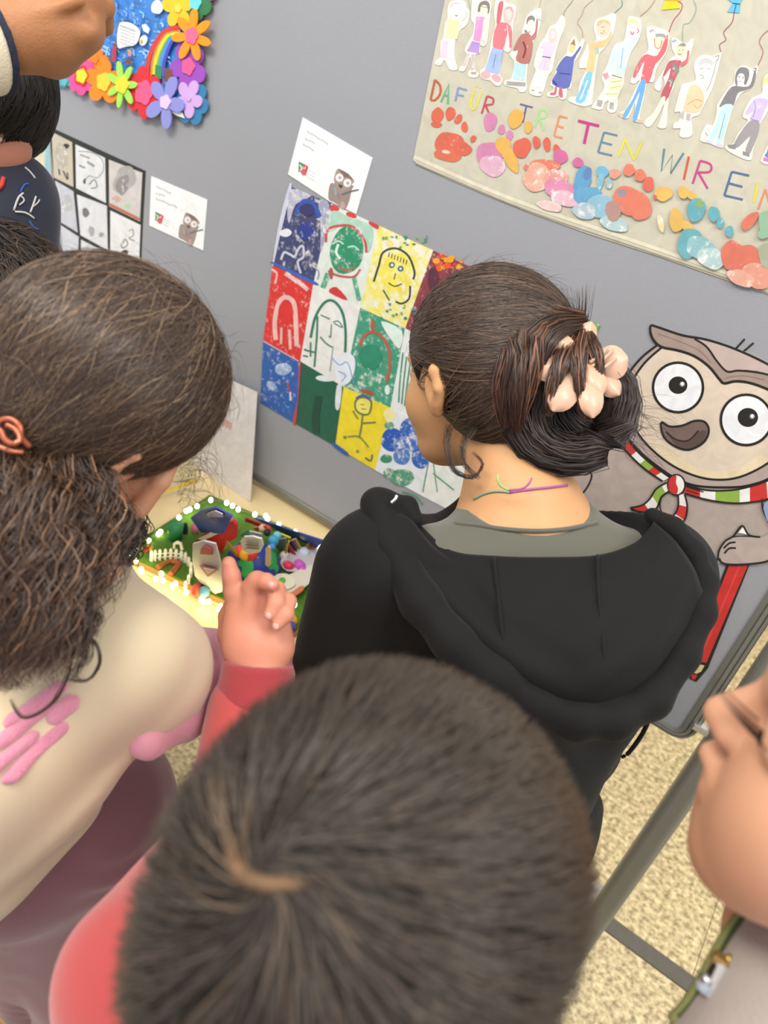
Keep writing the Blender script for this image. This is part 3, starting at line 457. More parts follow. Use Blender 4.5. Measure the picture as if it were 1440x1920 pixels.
deco(2, 3, [('e', '#2258b4', (655, 1600, 56, 56), .40), ('e', '#2a5fb8', (745, 1550, 54, 58), .46), ('e', '#2a5fb8', (790, 1680, 44, 58), .44), ('e', '#3a6cc0', (720, 1620, 60, 40), .50), ('e', '#4a7cc4', (700, 1680, 40, 40), .44), ('e', '#3d8a6c', (625, 1690, 28, 22), .36), ('e', '#4d9478', (700, 1780, 60, 40), .46), ('e', '#3f8a72', (640, 1760, 30, 24), .46), ('s', '#4d9478', [(700, 1760), (730, 1790), (760, 1780)], 6, .3), ('e', '#5f9a80', (640, 1530, 24, 18), .46)])
deco(2, 4, [('s', '#4d9478', [(840, 1640), (800, 1850)], 5), ('s', '#5d9c80', [(850, 1700), (870, 1850)], 5), ('s', '#5d9c80', [(850, 1760), (950, 1840)], 6, .3), ('s', '#4d9478', [(700, 1850), (760, 1865), (800, 1910)], 8)])
deco(2, 3, [('s', '#6fb04e', [(710, 1848), (750, 1850), (790, 1880), (815, 1900)], 8)]) if False else None

# ------------------------------------------------------------ comic sheets in a black grid
co = empty('comic_sheet', tuple(onY(180, 400, BD))); label(co, 'pencil comic of small panels mounted on a black grid', 'artwork')
sheet('black_backing', [(275, 712), (818, 962), (800, 1300), (785, 1640), (775, 1900), (420, 1720), (360, 1400), (300, 1000)][::-1], mat('black_card', '#23251f', .6), BoardMap(0, 0, 3), .001, .001, co)
pans = [[(290, 742), (405, 800), (412, 1052), (302, 998)], [(424, 812), (590, 888), (595, 1142), (428, 1058)], [(612, 898), (800, 972), (786, 1246), (614, 1160)],
        [(310, 1016), (412, 1076), (436, 1308), (334, 1246)], [(432, 1094), (600, 1158), (606, 1408), (452, 1322)], [(620, 1184), (790, 1266), (780, 1512), (620, 1422)],
        [(340, 1266), (442, 1332), (438, 1546), (362, 1500)], [(455, 1348), (612, 1430), (606, 1660), (452, 1580)], [(626, 1446), (786, 1530), (768, 1740), (612, 1660)]]
pd = [[('e', '#2c2c2c', (372, 822, 16, 16)), ('s', '#3a3a4a', [(330, 940), (335, 985)], 9), ('s', '#3a3a4a', [(355, 960), (380, 1010), (378, 970)], 8), ('e', '#b3ad9c', (345, 880, 40, 70), .46)],
      [('s', '#6a6a6a', [(440, 850), (520, 860), (575, 900), (580, 960), (545, 1000), (500, 990), (470, 1030)], 4), ('s', '#8a8a8a', [(450, 870), (505, 890)], 8), ('s', '#8a8a8a', [(445, 930), (480, 945)], 10), ('s', '#8a8a8a', [(490, 910), (530, 935)], 12), ('s', '#6f6f6f', [(500, 1040), (530, 1010), (545, 1050), (510, 1060)], 6), ('e', '#4a4a4a', (475, 1020, 8, 14))],
      [('e', '#a9a6a2', (700, 1010, 60, 80), .36, 20), ('e', '#8b8886', (690, 1040, 34, 60), .42, 10), ('p', '#b86a52', [(615, 1140), (785, 1225), (784, 1243), (615, 1158)], .2), ('e', '#a8c8a0', (715, 1160, 14, 14), .36), ('e', '#c9a49a', (655, 1120, 26, 18), .42)],
      [('e', '#b4b4b8', (375, 1150, 30, 60), .46)], [('e', '#6f6f70', (482, 1196, 20, 26), .3), ('e', '#a3a3a5', (515, 1300, 16, 30), .4), ('e', '#9a9a9c', (570, 1320, 14, 14), .4)],
      [('s', '#777777', [(725, 1300), (745, 1290), (750, 1325), (725, 1340), (755, 1355)], 5), ('s', '#6a6a6a', [(690, 1370), (705, 1345), (718, 1375), (690, 1395), (680, 1370)], 6), ('e', '#3b3b3b', (700, 1425, 22, 20), .3), ('s', '#4a4a4a', [(640, 1420), (700, 1430), (765, 1490)], 5), ('s', '#5a5a5a', [(640, 1440), (680, 1450), (760, 1500)], 4)],
      [('e', '#bdbdc2', (400, 1440, 24, 50), .46)], [('e', '#c4c4c8', (530, 1520, 50, 50), .46)], [('s', '#9a9a98', [(640, 1540), (700, 1560), (760, 1590)], 5)]]
tint = ['#c3bba8', '#d8dadb', '#c9c5c1', '#c2c4cc', '#d4d6da', '#dfe0e0', '#c6c8d0', '#cfd1d6', '#d9d8d2']
for q, items, tn in zip(pans, pd, tint):
    s_ = sheet('comic_panel', q[::-1], None, BoardMap(0, 0, 3, .001), .0009, .0008, co, col=tn, spk=.1)
    k = Ink(BoardMap(0, 0, 3, .0019), .00003)
    for it in items:
        if it[0] == 'p': k.poly(it[2], it[1], it[3])
        elif it[0] == 'e': k.ell(*it[2], it[1], spk=it[3] if len(it) > 3 else .2, rot=it[4] if len(it) > 4 else 0, jit=.15)
        else: k.stroke(it[2], it[1], it[3])
    k.build('pencil_drawing', s_)
pa = sheet('poster', [(48, 262), (92, 258), (96, 345), (92, 420), (40, 420)][::-1], None, BoardMap(), .0006, .0005, None, col='#d8cfb4')
label(pa, 'cream poster with a light blue border behind the boy at far left', 'poster')
k = Ink(BoardMap(base=.0006), .00005); k.poly([(85, 260), (92, 259), (95, 345), (91, 420), (82, 420)], '#8fc3cf', .1); k.build('blue_border', pa)

# ------------------------------------------------------------ two name cards
def name_card(pts, O, K, lines, crest, owl, text, k_o):
    c = sheet('name_card', pts[::-1], None, BoardMap(O[0], O[1], K), .0014, .0012, None, col='#eef0f0')
    label(c, text, 'card', 'printed name cards on the board')
    k = Ink(BoardMap(O[0], O[1], K, .0015), .00003)
    for q in lines:
        a, b = np.array(q[0], float), np.array(q[1], float); n = int(np.linalg.norm(b - a) / (q[2] * .55)) + 2
        k.stroke([tuple(a + (b - a) * i / n + np.array((0, (q[2] * .28 if i % 2 else -q[2] * .28) * (1 + .5 * math.sin(i * 2.3))))) for i in range(n + 1)], '#8f918e', q[2] * .24, 0)
    k.build('text_lines', c)['kind'] = 'stuff'; k = Ink(BoardMap(O[0], O[1], K, .0015), .00003)
    cx, cy, s_ = crest
    k.poly([(cx - 70*s_, cy - 110*s_), (cx + 10*s_, cy - 70*s_), (cx - 20*s_, cy + 20*s_), (cx - 75*s_, cy + 60*s_)], '#4f8f56', .2); k.poly([(cx + 5*s_, cy - 75*s_), (cx + 75*s_, cy - 30*s_), (cx + 50*s_, cy + 60*s_), (cx, cy + 20*s_)], '#cc4450', .2)
    k.poly([(cx - 60*s_, cy + 30*s_), (cx - 10*s_, cy), (cx + 50*s_, cy + 60*s_), (cx + 40*s_, cy + 105*s_), (cx - 10*s_, cy + 100*s_)], '#c8606a', .34); k.stroke([(cx - 55*s_, cy - 60*s_), (cx - 25*s_, cy - 10*s_), (cx - 50*s_, cy + 30*s_)], '#e9efe9', 16*s_); k.stroke([(cx + 30*s_, cy - 30*s_), (cx + 20*s_, cy + 10*s_)], '#f0e8e8', 14*s_)
    k.build('crest', c); k = Ink(BoardMap(O[0], O[1], K, .0015), .00003)
    ox, oy, s = owl
    g = lambda x, y: (ox + (x - 870) * s, oy + (y - 1080) * s)
    k.poly([g(*q) for q in ((735, 1060), (690, 1180), (690, 1310), (760, 1350), (840, 1400), (930, 1470), (1000, 1330), (1030, 1180), (1060, 1100), (900, 1130))], '#9a8981', .12, 3)
    k.poly([g(*q) for q in ((825, 850), (780, 950), (770, 1040), (820, 1130), (900, 1180), (1000, 1150), (1050, 1070), (1075, 1035), (1000, 940), (910, 880))], '#a3918a', .1, 3)
    k.poly([g(*q) for q in ((830, 860), (900, 880), (990, 930), (1070, 1030), (980, 985), (900, 975), (870, 910))], '#7d665e', .1)
    for ex, ey in ((852, 985), (970, 1065)):
        k.ell(*g(ex, ey), 60*s, 62*s, '#e6e4e4'); k.ell(*g(ex + 8, ey), 22*s, 22*s, '#8a8488'); k.ell(*g(ex + 12, ey - 4), 8*s, 8*s, '#ffffff')
    k.poly([g(*q) for q in ((835, 1080), (905, 1100), (880, 1150), (850, 1130))], '#4d453c', .1)
    k.stroke([g(780, 1130), g(800, 1250)], '#86a9ae', 30*s); k.stroke([g(820, 1210), g(850, 1300)], '#a8737c', 26*s)
    k.stroke([g(880, 1240), g(1010, 1195), g(1140, 1165)], '#5e6d78', 22*s); k.ell(*g(900, 1400), 40*s, 60*s, '#b5a098', .1)
    k.build('owl_picture', c)
name_card([(300, 82), (1345, 690), (1100, 1530), (700, 1340), (78, 935)], (530, 210), 8, [((370, 290), (680, 480), 42), ((340, 400), (480, 470), 42), ((310, 485), (470, 580), 42), ((400, 880), (490, 925), 20), ((385, 930), (490, 985), 20), ((370, 975), (475, 1030), 20)], (310, 850, 1.0), (870, 1080, 1.0), 'white name card with small owl above the portrait patchwork', 1)
name_card([(150, 225), (1310, 715), (1225, 1770), (110, 1250)], (270, 310), 11.08, [((260, 440), (570, 590), 60), ((250, 580), (430, 640), 55), ((250, 690), (700, 880), 60), ((410, 1110), (530, 1170), 22), ((400, 1165), (525, 1225), 22), ((400, 1220), (520, 1285), 22)], (320, 1090, 1.2), (925, 1240, 1.12), 'white name card with small owl right of the black comic grid', 1)

# ------------------------------------------------------------ owl cut-out
OM = BoardMap(1040, 560, 2.595); BK = '#22201e'
owl = empty('owl_cutout', tuple(onY(1330, 850, BD))); label(owl, 'big laminated cartoon owl with striped scarf and red pencil on the board', 'cutout')
body = [(330, 640), (345, 560), (330, 470), (350, 380), (420, 290), (495, 228), (462, 180), (462, 135), (490, 130), (620, 175), (760, 205), (880, 240), (1038, 310), (1180, 400), (1270, 480), (1290, 620), (1220, 760), (1120, 860), (1080, 920), (1130, 1010), (1120, 1120), (1080, 1240), (1020, 1295), (950, 1300), (850, 1295), (800, 1290), (740, 1320), (700, 1400), (560, 1600), (300, 1600), (100, 1300), (40, 1050), (85, 930), (80, 820), (200, 760), (290, 720)]
sheet('owl_body', smoothed(body, 3, True)[::-1], None, OM, .0012, .001, owl, col='#ada099')
k = Ink(BoardMap(1040, 560, 2.595, .0013), .00004)
k.stroke([(85, 800), (82, 870), (100, 930), (125, 955), (160, 915), (180, 865), (168, 835), (166, 800)], BK, 9)
k.poly([(505, 225), (420, 290), (352, 380), (325, 480), (335, 570), (345, 640), (420, 740), (520, 830), (600, 880), (700, 912), (860, 915), (960, 900), (1060, 860), (1180, 760), (1250, 640), (1260, 520), (1180, 410), (1038, 320), (880, 245), (700, 190)], '#b0a099', .05, 3)
k.poly([(520, 240), (440, 310), (380, 400), (358, 500), (375, 600), (440, 700), (540, 790), (650, 850), (770, 880), (900, 870), (1038, 800), (1130, 710), (1200, 600), (1200, 500), (1100, 440), (1038, 440), (950, 410), (880, 400), (825, 410), (790, 380), (750, 330), (680, 280), (600, 250)], '#d8c9b6', .05, 3)
k.poly([(480, 700 - 0), (650, 800), (770, 840), (900, 820), (1000, 760), (1030, 800), (900, 868), (770, 876), (650, 846), (540, 786)], '#e0d0ae', .05, 3)
k.stroke([(345, 640), (330, 560), (325, 480), (352, 380), (420, 290), (505, 222)], BK, 11)
k.stroke([(520, 238), (440, 310), (380, 400), (358, 500), (375, 600), (440, 700), (540, 790), (650, 850), (770, 880), (900, 868), (1038, 800), (1150, 700), (1210, 580)], BK, 11)
k.stroke([(332, 650), (420, 750), (520, 830), (600, 880), (700, 912), (860, 918), (960, 905), (1060, 865), (1180, 765)], BK, 11)
k.poly([(470, 130), (560, 160), (680, 200), (740, 240), (790, 310), (840, 355), (900, 350), (1038, 370), (1180, 430), (1160, 480), (1038, 440), (950, 410), (880, 400), (825, 410), (800, 390), (750, 330), (680, 280), (600, 250), (520, 235), (480, 200), (464, 160)], '#a08e84', .05, 2)
k.poly([(680, 192), (880, 248), (1038, 322), (1150, 390), (1140, 420), (1038, 366), (930, 345), (840, 350), (790, 300), (740, 235)], '#bfada6', .05, 2)
k.stroke([(465, 165), (468, 132), (500, 138), (620, 178), (740, 200), (880, 246), (1038, 320), (1160, 400)], BK, 12); k.stroke([(680, 195), (740, 235), (790, 305), (840, 355), (900, 350), (1038, 370), (1160, 430)], BK, 10)
k.stroke([(464, 160), (480, 200), (520, 235), (600, 252), (680, 280), (750, 330), (800, 390), (825, 412), (880, 402), (950, 410), (1038, 442), (1150, 500)], BK, 13)
k.stroke([(500, 170), (600, 205), (700, 250), (760, 310)], '#8a776e', 4); k.stroke([(830, 385), (920, 375), (1020, 395)], '#8a776e', 4)
for (cx, cy, r, px0, py0, pr) in ((600, 432, 124, 600, 421, 46), (932, 590, 126, 940, 578, 50)):
    k.ell(cx, cy, r + 4, r + 3, BK, n=36); k.ell(cx, cy, r - 9, r - 10, '#e9ecf0', n=36); k.ell(px0, py0, pr, pr * .93, BK, n=24); k.ell(px0 + 21, py0 - 5, 13, 13, '#8d8f92'); k.ell(px0 + 21, py0 - 7, 8, 8, '#ffffff')
bk = [(518, 603), (560, 622), (620, 618), (680, 595), (730, 600), (750, 640), (732, 690), (690, 722), (640, 735), (580, 715), (530, 670)]
k.poly(bk, '#75625c', .05, 3); k.poly([(540, 640), (600, 690), (660, 690), (700, 650), (735, 640), (728, 685), (690, 716), (640, 728), (585, 708)], '#5a4944', .05, 3)
k.stroke(bk, BK, 11, closed=True); k.stroke([(540, 648), (590, 685), (650, 690), (700, 642)], BK, 7)
R_, G_, W_ = '#c93430', '#8db04a', '#e8e8e6'
def band(up, lo, cuts):
    n = len(up)
    def at(line, t):
        f = t * (n - 1); i = min(int(f), n - 2); f -= i
        return (line[i][0] * (1 - f) + line[i+1][0] * f, line[i][1] * (1 - f) + line[i+1][1] * f)
    for (a, b, c) in cuts:
        ts = [a + (b - a) * q / 4 for q in range(5)]
        k.poly([at(up, t) for t in ts] + [at(lo, t) for t in reversed(ts)], c, .06)
    k.stroke(up, BK, 9); k.stroke(lo, BK, 9)
band([(322, 640), (395, 735), (470, 805), (560, 870)], [(300, 680), (365, 760), (440, 830), (525, 888)], [(0, .12, G_), (.12, .36, R_), (.36, .55, W_), (.55, .72, G_), (.72, .86, R_), (.86, 1, W_)])
band([(630, 905), (740, 932), (860, 932), (960, 912), (1038, 885), (1130, 835)], [(635, 948), (740, 978), (860, 995), (960, 990), (1045, 972), (1140, 915)], [(0, .14, R_), (.14, .27, W_), (.27, .48, G_), (.48, .58, W_), (.58, .78, R_), (.78, .9, W_), (.9, 1, G_)])
band([(545, 895), (495, 925), (462, 975), (425, 1005), (368, 1018)], [(560, 935), (520, 965), (495, 1020), (450, 1040), (372, 1028)], [(0, .12, W_), (.12, .42, G_), (.42, .68, W_), (.68, 1, R_)]); k.stroke([(368, 1018), (420, 1045)], BK, 9)
band([(600, 955), (602, 1000), (590, 1040), (555, 1078)], [(632, 950), (645, 1010), (635, 1070), (600, 1115)], [(0, .35, W_), (.35, .72, R_), (.72, 1, W_)]); k.stroke([(555, 1078), (600, 1115)], BK, 9)
k.ell(592, 906, 46, 54, BK); k.ell(592, 906, 38, 46, W_); k.poly([(592, 862), (565, 870), (553, 905), (562, 940), (592, 952), (600, 925), (590, 895)], R_, .05, 3)
k.stroke([(640, 915), (725, 940)], BK, 5); k.stroke([(640, 930), (700, 950)], BK, 4)
k.stroke([(520, 960), (512, 1010), (528, 1060)], BK, 7); k.stroke([(1010, 975), (1012, 1020), (1038, 1080), (1060, 1120)], BK, 9)
k.poly([(1045, 975), (1120, 940), (1130, 1080), (1060, 1120), (1015, 1020)], '#8ea0bd', .05, 2)
k.build('owl_print', owl)
pencil = sheet('pencil', [(840, 1285), (950, 1290), (745, 1800), (690, 1865), (655, 1850), (655, 1760)][::-1], None, BoardMap(1040, 560, 2.595, .0), .0012, .001, owl, col='#22201e')
k = Ink(BoardMap(1040, 560, 2.595, .0013), .00004)
k.poly([(852, 1290), (942, 1292), (738, 1772), (705, 1765), (672, 1742)], R_, .02); k.stroke([(900, 1300), (705, 1755)], '#dd4740', 8, 0)
k.poly([(668, 1755), (700, 1778), (730, 1785), (712, 1815), (690, 1825), (668, 1815), (660, 1790)], '#d8d08c', .02); k.poly([(665, 1828), (694, 1830), (684, 1852), (668, 1852)], R_, .02); k.poly([(640, 1770), (652, 1775), (650, 1850), (632, 1835)], '#cfcfd4', .02)
k.build('pencil_print', pencil)
hk = Ink(BoardMap(1040, 560, 2.595, .0032), .00004)
hnd = [(800, 1270), (806, 1225), (830, 1185), (870, 1160), (910, 1150), (1000, 1165), (1090, 1120), (1130, 1180), (1080, 1250), (1000, 1285), (900, 1292), (840, 1290)]
hd = sheet('owl_wing_hand', smoothed(hnd, 3, True)[::-1], None, BoardMap(1040, 560, 2.595, .002), .0012, .0008, owl, col='#b3a59e')
hk.stroke([(745, 1320), (790, 1270), (800, 1225), (830, 1180), (870, 1155), (912, 1105), (945, 1150), (1000, 1160)], BK, 9); hk.stroke([(800, 1262), (815, 1285), (860, 1294), (960, 1290), (1040, 1275), (1100, 1230)], BK, 10); hk.stroke([(822, 1215), (850, 1190), (880, 1185)], BK, 9); hk.stroke([(825, 1240), (850, 1215), (882, 1214)], BK, 9); hk.stroke([(850, 1165), (900, 1155), (990, 1160)], BK, 6); hk.poly([(893, 1140), (915, 1112), (935, 1148), (915, 1142)], '#f2f2f0')
hk.build('owl_hand_print', hd)
for a, b in (((885, 240), (925, 195)), ((922, 255), (968, 215))):
    pass
tick = Ink(BoardMap(1040, 560, 2.595, .0009), .00004); tick.stroke([(880, 245), (925, 196)], BK, 9, 0); tick.stroke([(918, 258), (968, 215)], BK, 9, 0); tick.build('head_feathers', owl)

# ------------------------------------------------------------ flower framed picture
fp = empty('flower_collage', tuple(onY(270, 90, BD))); label(fp, 'painted sky picture with rainbow framed by big foam flowers', 'artwork')
FM = BoardMap(80, 0, 4.5)
sheet('painted_panel', [(-160, -160), (1350, -160), (1250, 150), (1220, 700), (1200, 1000), (1050, 930), (600, 800), (130, 640), (-160, 560)][::-1], None, FM, .004, .004, fp, col='#3b86d8', spk=.40)
k = Ink(BoardMap(80, 0, 4.5, .0042), .00004)
for i in range(130):
    x, y = rnd.uniform(480, 1100), rnd.uniform(-20, 700)
    a = rnd.uniform(-.6, .9); l_ = rnd.uniform(15, 40)
    k.stroke([(x, y), (x + l_ * math.cos(a), y + l_ * math.sin(a)), (x + l_ * 1.6 * math.cos(a + .5), y + l_ * 1.6 * math.sin(a + .5))], rnd.choice(('#2f6fc4', '#5b9fe4', '#8ec4ee', '#2a63b8', '#9fd0f0')), rnd.uniform(7, 15), 3, .3)
k.ell(965, 60, 48, 62, '#eceeee', jit=.1); k.poly([(660, 185), (740, 190), (820, 250), (815, 320), (780, 380), (700, 395), (635, 405), (625, 300), (640, 215)], '#eef0ef', 0, 3); k.ell(850, 340, 32, 46, '#e8e8e2', rot=20); k.poly([(835, 210), (870, 200), (905, 245), (890, 285), (850, 260)], '#e8eef2')
k.stroke([(660, 185), (740, 190), (820, 250), (815, 320), (780, 380), (700, 395), (635, 405), (625, 300), (640, 215)], '#55585a', 4, 3, closed=True)
for j in range(6): k.stroke([(655 + i * 18, 215 + j * 28 + i * 7 + (4 if i % 2 else -4)) for i in range(8 - (j > 4) * 2)], '#6a6c70', 4 if j else 7, 0)
for (rx, c, wd) in ((0, '#d83a2e', 34), (36, '#e87a30', 22), (60, '#f0d838', 30), (88, '#5fb24a', 22), (108, '#4a8fe0', 28), (136, '#4a48c4', 26)):
    k.stroke([(880 + rx, 640), (890 + rx, 520), (930 + rx, 400), (1000 + rx * .8, 290 + rx * .3), (1080 + rx * .4, 240 + rx * .8), (1160, 225 + rx)], c, wd, 5, .15)
k.poly([(950, 545), (1005, 560), (1000, 670), (945, 640)], '#2f8a58', .1); k.poly([(1030, 570), (1095, 590), (1090, 650), (1030, 690)], '#7a4a34', .2); k.stroke([(1018, 560), (1015, 700)], '#5a55a8', 14)
k.stroke([(605, 390), (600, 520)], '#b8344a', 34); k.ell(605, 375, 16, 14, '#7a4a3a'); k.stroke([(575, 480), (570, 520)], '#6a3a34', 10)
k.poly([(725, 470), (760, 545), (690, 530)], '#7a4434', .1); k.ell(735, 455, 15, 20, '#d890a0'); k.ell(730, 428, 18, 10, '#d8a83a')
k.stroke([(760, 20), (830, 40)], '#4a6a7a', 10); k.stroke([(870, 150), (930, 180), (975, 185)], '#4a6270', 9); k.ell(832, 350, 10, 18, '#c9a83a')
k.poly([(1080, 940), (1180, 950), (1200, 1000), (1130, 975)], '#e8e8e4')
k.build('sky_painting', fp)
FOAM = {}
def flower(cx, cy, R, n, col, cc, rc, off=.009, rot=0, lo=.55, pw=.8, sq=1, crc=None, thick=.0028, core=None):
    pts = []; M_ = BoardMap(80, 0, 4.5)
    m1 = mat('foam_' + col, col, .75, bump=.15, bscale=500)
    for i in range(n * 10):
        t = i / (n * 10) * 2 * math.pi
        r = R * (lo + (1 - lo) * abs(math.cos(n * t / 2)) ** pw) * (1 + .05 * math.sin(t * 2 + cx))
        pts.append((cx + r * math.cos(t + rot), cy + r * sq * math.sin(t + rot)))
    f = sheet('foam_flower', pts[::-1], m1, M_, off, thick, fp)
    def cen(c_, r_, o_):
        q = [(cx + r_ * (1 + .12 * math.cos(5 * t / 20 * 6.283)) * math.cos(t / 20 * 6.283) * .85, cy + r_ * (1 + .12 * math.cos(5 * t / 20 * 6.283)) * math.sin(t / 20 * 6.283) * 1.15) for t in range(20)]
        return sheet('flower_centre', q[::-1], mat('foam_' + c_, c_, .75, bump=.15, bscale=500), M_, o_, .002, f)
    cen(cc, rc, off + .0022)
    if core: cen(core[0], core[1], off + .0034)
flower(180, 690, 75, 8, '#4aa9ba', '#5fb6c4', 30, .0065, sq=.6, lo=.75)
flower(325, 640, 125, 8, '#e2529a', '#d8302c', 70, .010, lo=.82, sq=1.25, core=('#f2dc3a', 52))
flower(440, 500, 110, 6, '#e8822a', '#e8822a', 30, .0075, lo=.7)
flower(510, 690, 165, 5, '#f08a1e', '#f5cf3a', 66, .012, rot=1.0, lo=.58, sq=1.15)
flower(665, 715, 135, 7, '#a6e25a', '#ecd93a', 62, .016, rot=.0, lo=.36, pw=1.6, sq=1.45)
flower(850, 780, 150, 6, '#d92e36', '#ef5d8a', 88, .010, rot=.5, lo=.7, sq=1.55)
flower(1250, 850, 150, 7, '#3580ae', '#3580ae', 20, .0075, rot=.3, lo=.78, sq=1.35)
flower(1230, 830, 120, 5, '#cfaae2', '#cfaae2', 20, .011, rot=.25, lo=.5, sq=1.35)
flower(1030, 860, 165, 5, '#8d90d8', '#e8c6e8', 50, .015, rot=1.45, lo=.30, pw=1.0, sq=1.42)
flower(1225, 560, 160, 5, '#9a4ebc', '#ee5c96', 62, .010, rot=.5, lo=.62, sq=1.3)
flower(1255, 300, 175, 7, '#f59a20', '#ea6a94', 60, .015, rot=.35, lo=.34, pw=1.2, sq=1.25)
flower(1140, 70, 130, 5, '#f2c52e', '#f6d85a', 30, .0095, rot=.9, lo=.5, sq=1.4)
flower(1285, 20, 140, 6, '#35794c', '#6fd3e2', 55, .0085, rot=.4, lo=.8, sq=1.25)
flower(1400, -190, 150, 6, '#e86a9a', '#f2dc3a', 55, .0075, rot=.4, lo=.8, sq=1.25)

# ------------------------------------------------------------ info sheet leaning over the table edge of the board
class QuadMap:
    def __init__(s, a, b, c, d): s.q = [np.array(x, float) for x in (a, b, c, d)]; nn = np.cross(s.q[1] - s.q[0], s.q[3] - s.q[0]); s.n = nn / np.linalg.norm(nn); s.n = s.n if s.n[1] > 0 else -s.n
    def __call__(s, x, y, off=0):
        a, b, c, d = s.q; return a * (1-x) * (1-y) + b * x * (1-y) + c * x * y + d * (1-x) * y - s.n * off
TZ = .742
def bent_sheet(name, A, B, C, D, mt_col, off=0):
    return None
qa, qb = onY(335, 668, 1.072), onY(483, 735, 1.072); qc, qd = onZ(470, 940, TZ + .002), None
qd = qc + (qa - qb) * 1.0
IM = QuadMap(qa, qb, qc, qd)
inf = sheet('info_sheet', [(0, 0), (1, 0), (1, 1), (0, 1)][::-1], None, IM, .001, .0009, None, col='#d9d3cf'); label(inf, 'white information sheet with pink caption leaning between board and table', 'sign')
k = Ink(IM, .0001); k.lay = 12
k.poly([(.05, .36), (.72, .375), (.72, .44), (.05, .43)], '#d0a8a4', .3)
k.stroke([(.1, .1), (.35, .05), (.55, .12), (.6, .25), (.4, .3)], '#a9a49c', .02); k.stroke([(.35, .2), (.5, .18), (.55, .27)], '#9c968e', .03)
k.stroke([(.7, .1), (.8, .2), (.78, .32)], '#b9b2aa', .015)
k.build('sheet_print', inf)
leaf = [onZ(268, 905, TZ + .03), onZ(362, 862, TZ + .10), onZ(372, 905, TZ + .04), onZ(250, 948, TZ)]
IM2 = QuadMap(*leaf)
lf = sheet('leaflet', [(0, 0), (1, 0), (1, 1), (0, 1)][::-1], None, IM2, .001, .0009, None, col='#ddd0b8'); label(lf, 'pale leaflet with a brown owl picture standing on the table at left', 'leaflet')
k = Ink(IM2, .0001); k.lay = 12; k.ell(.35, .5, .14, .36, '#8a6c5c', .2); k.ell(.30, .35, .04, .12, '#efe9e2'); k.ell(.40, .35, .04, .12, '#efe9e2'); k.poly([(.02, .8), (.98, .8), (.98, .97), (.02, .97)], '#e0c24e'); k.build('leaflet_print', lf)
# ------------------------------------------------------------ table and the diorama
WOOD = mat('beech_table', '#e9d3a0', .38, var=.10, vscale=6, coat=.2); WEDGE = mat('brown_table_edge', '#8a5a26', .5, var=.2, vscale=9)
tb = empty('table', (-1.0, .9, 0)); label(tb, 'light beech table with brown edge in front of the grey board', 'table')
box('tabletop', (-1.62, .700, TZ - .026), (-.42, 1.12, TZ), WOOD, tb, .003)
box('apron', (-1.60, .712, TZ - .085), (-.44, .728, TZ - .026), WEDGE, tb, .002); box('apron', (-1.60, 1.09, TZ - .085), (-.44, 1.106, TZ - .026), WEDGE, tb, .002)
for lx in (-1.585, -.475):
    for ly in (.735, 1.05): box('leg', (lx, ly, 0), (lx + .035, ly + .035, TZ - .026), WEDGE, tb, .002)
dio = empty('diorama', (-.7, .88, TZ)); label(dio, 'craft diorama with globe, picket fence and fairy lights on the table', 'diorama')
GRASS = mat('craft_grass', '#4e7a1e', .9, bump=1, bscale=700, var=.5, vscale=160)
def quadslab(name, pts, z0, z1, mt, parent):
    n = len(pts); V = [(p[0], p[1], z0) for p in pts] + [(p[0], p[1], z1) for p in pts]
    return mesh(name, V, [list(range(n))[::-1], [n + i for i in range(n)]] + [[i, (i+1) % n, n + (i+1) % n, n + i] for i in range(n)], mt, parent)
DB = [(-.862, .715), (-.52, .80), (-.575, 1.05), (-.90, .968)]; Z0 = TZ + .014
quadslab('base_board', DB, TZ, TZ + .011, mat('card_base', '#b58a4e', .7, var=.1), dio)
quadslab('grass_mat', [(x * .985 - .0105, y * .985 + .013) for x, y in DB], TZ + .011, Z0, GRASS, dio)
def z7(x, y, z=Z0): return onZ(230 + x / 3.692, 920 + y / 3.692, z)
def cc(h, **k): return mat('craft_' + h.lstrip('#'), h, k.pop('rough', .6), **k)
def plate(name, pts, z, th, col, lift=0):
    q = smoothed([z7(*p_, z=z) for p_ in pts], 3, True) if len(pts) > 4 else [z7(*p_, z=z) for p_ in pts]
    return quadslab(name, [(a[0], a[1]) for a in q], z, z + th, cc(col), dio)
def upright(name, pts, z, slope, th, col, ref=None, eps=.004):
    """card that stands on the base: its lower edge at z, leaning back by slope"""
    A = []
    base = z7(*pts[0], z=z) if ref is None else z7(*ref, z=z) - np.array((.15, -1, slope)) / np.linalg.norm((.15, -1, slope)) * -eps
    for q in pts:
        r = CR * (230 + q[0] / 3.692 - 720) + CD * (920 + q[1] / 3.692 - 960) + CF * F
        # plane through base with normal (0.1,-1,slope)
        n = np.array((.15, -1, slope)); t = (base - CAMP).dot(n) / r.dot(n); A.append(CAMP + r * t)
    n = np.array((.15, -1, slope)); n /= np.linalg.norm(n); k = len(A)
    V = A + [a - n * th for a in A]
    fc = [list(t) for t in tessellate_polygon([[Vector((q[0], q[1], 0)) for q in pts]])]
    return mesh(name, V, fc + [[k + i for i in reversed(t)] for t in fc] + [[i, (i+1) % k, k + (i+1) % k, k + i] for i in range(k)], cc(col), dio)
upright('blue_sky_card', [(540, 290), (470, 190), (540, 140), (640, 116), (760, 175), (700, 300)], Z0, -.9, .002, '#2748b4')
upright('cloud_patch', [(590, 182), (580, 165), (610, 150), (640, 142), (690, 165), (695, 185)], Z0, -.9, .002, '#b6b4c8', (540, 290))
upright('blue_sky_card', [(1340, 400), (840, 250), (850, 170), (960, 200), (1150, 270), (1400, 350)], Z0, -.9, .002, '#2c4fb8')
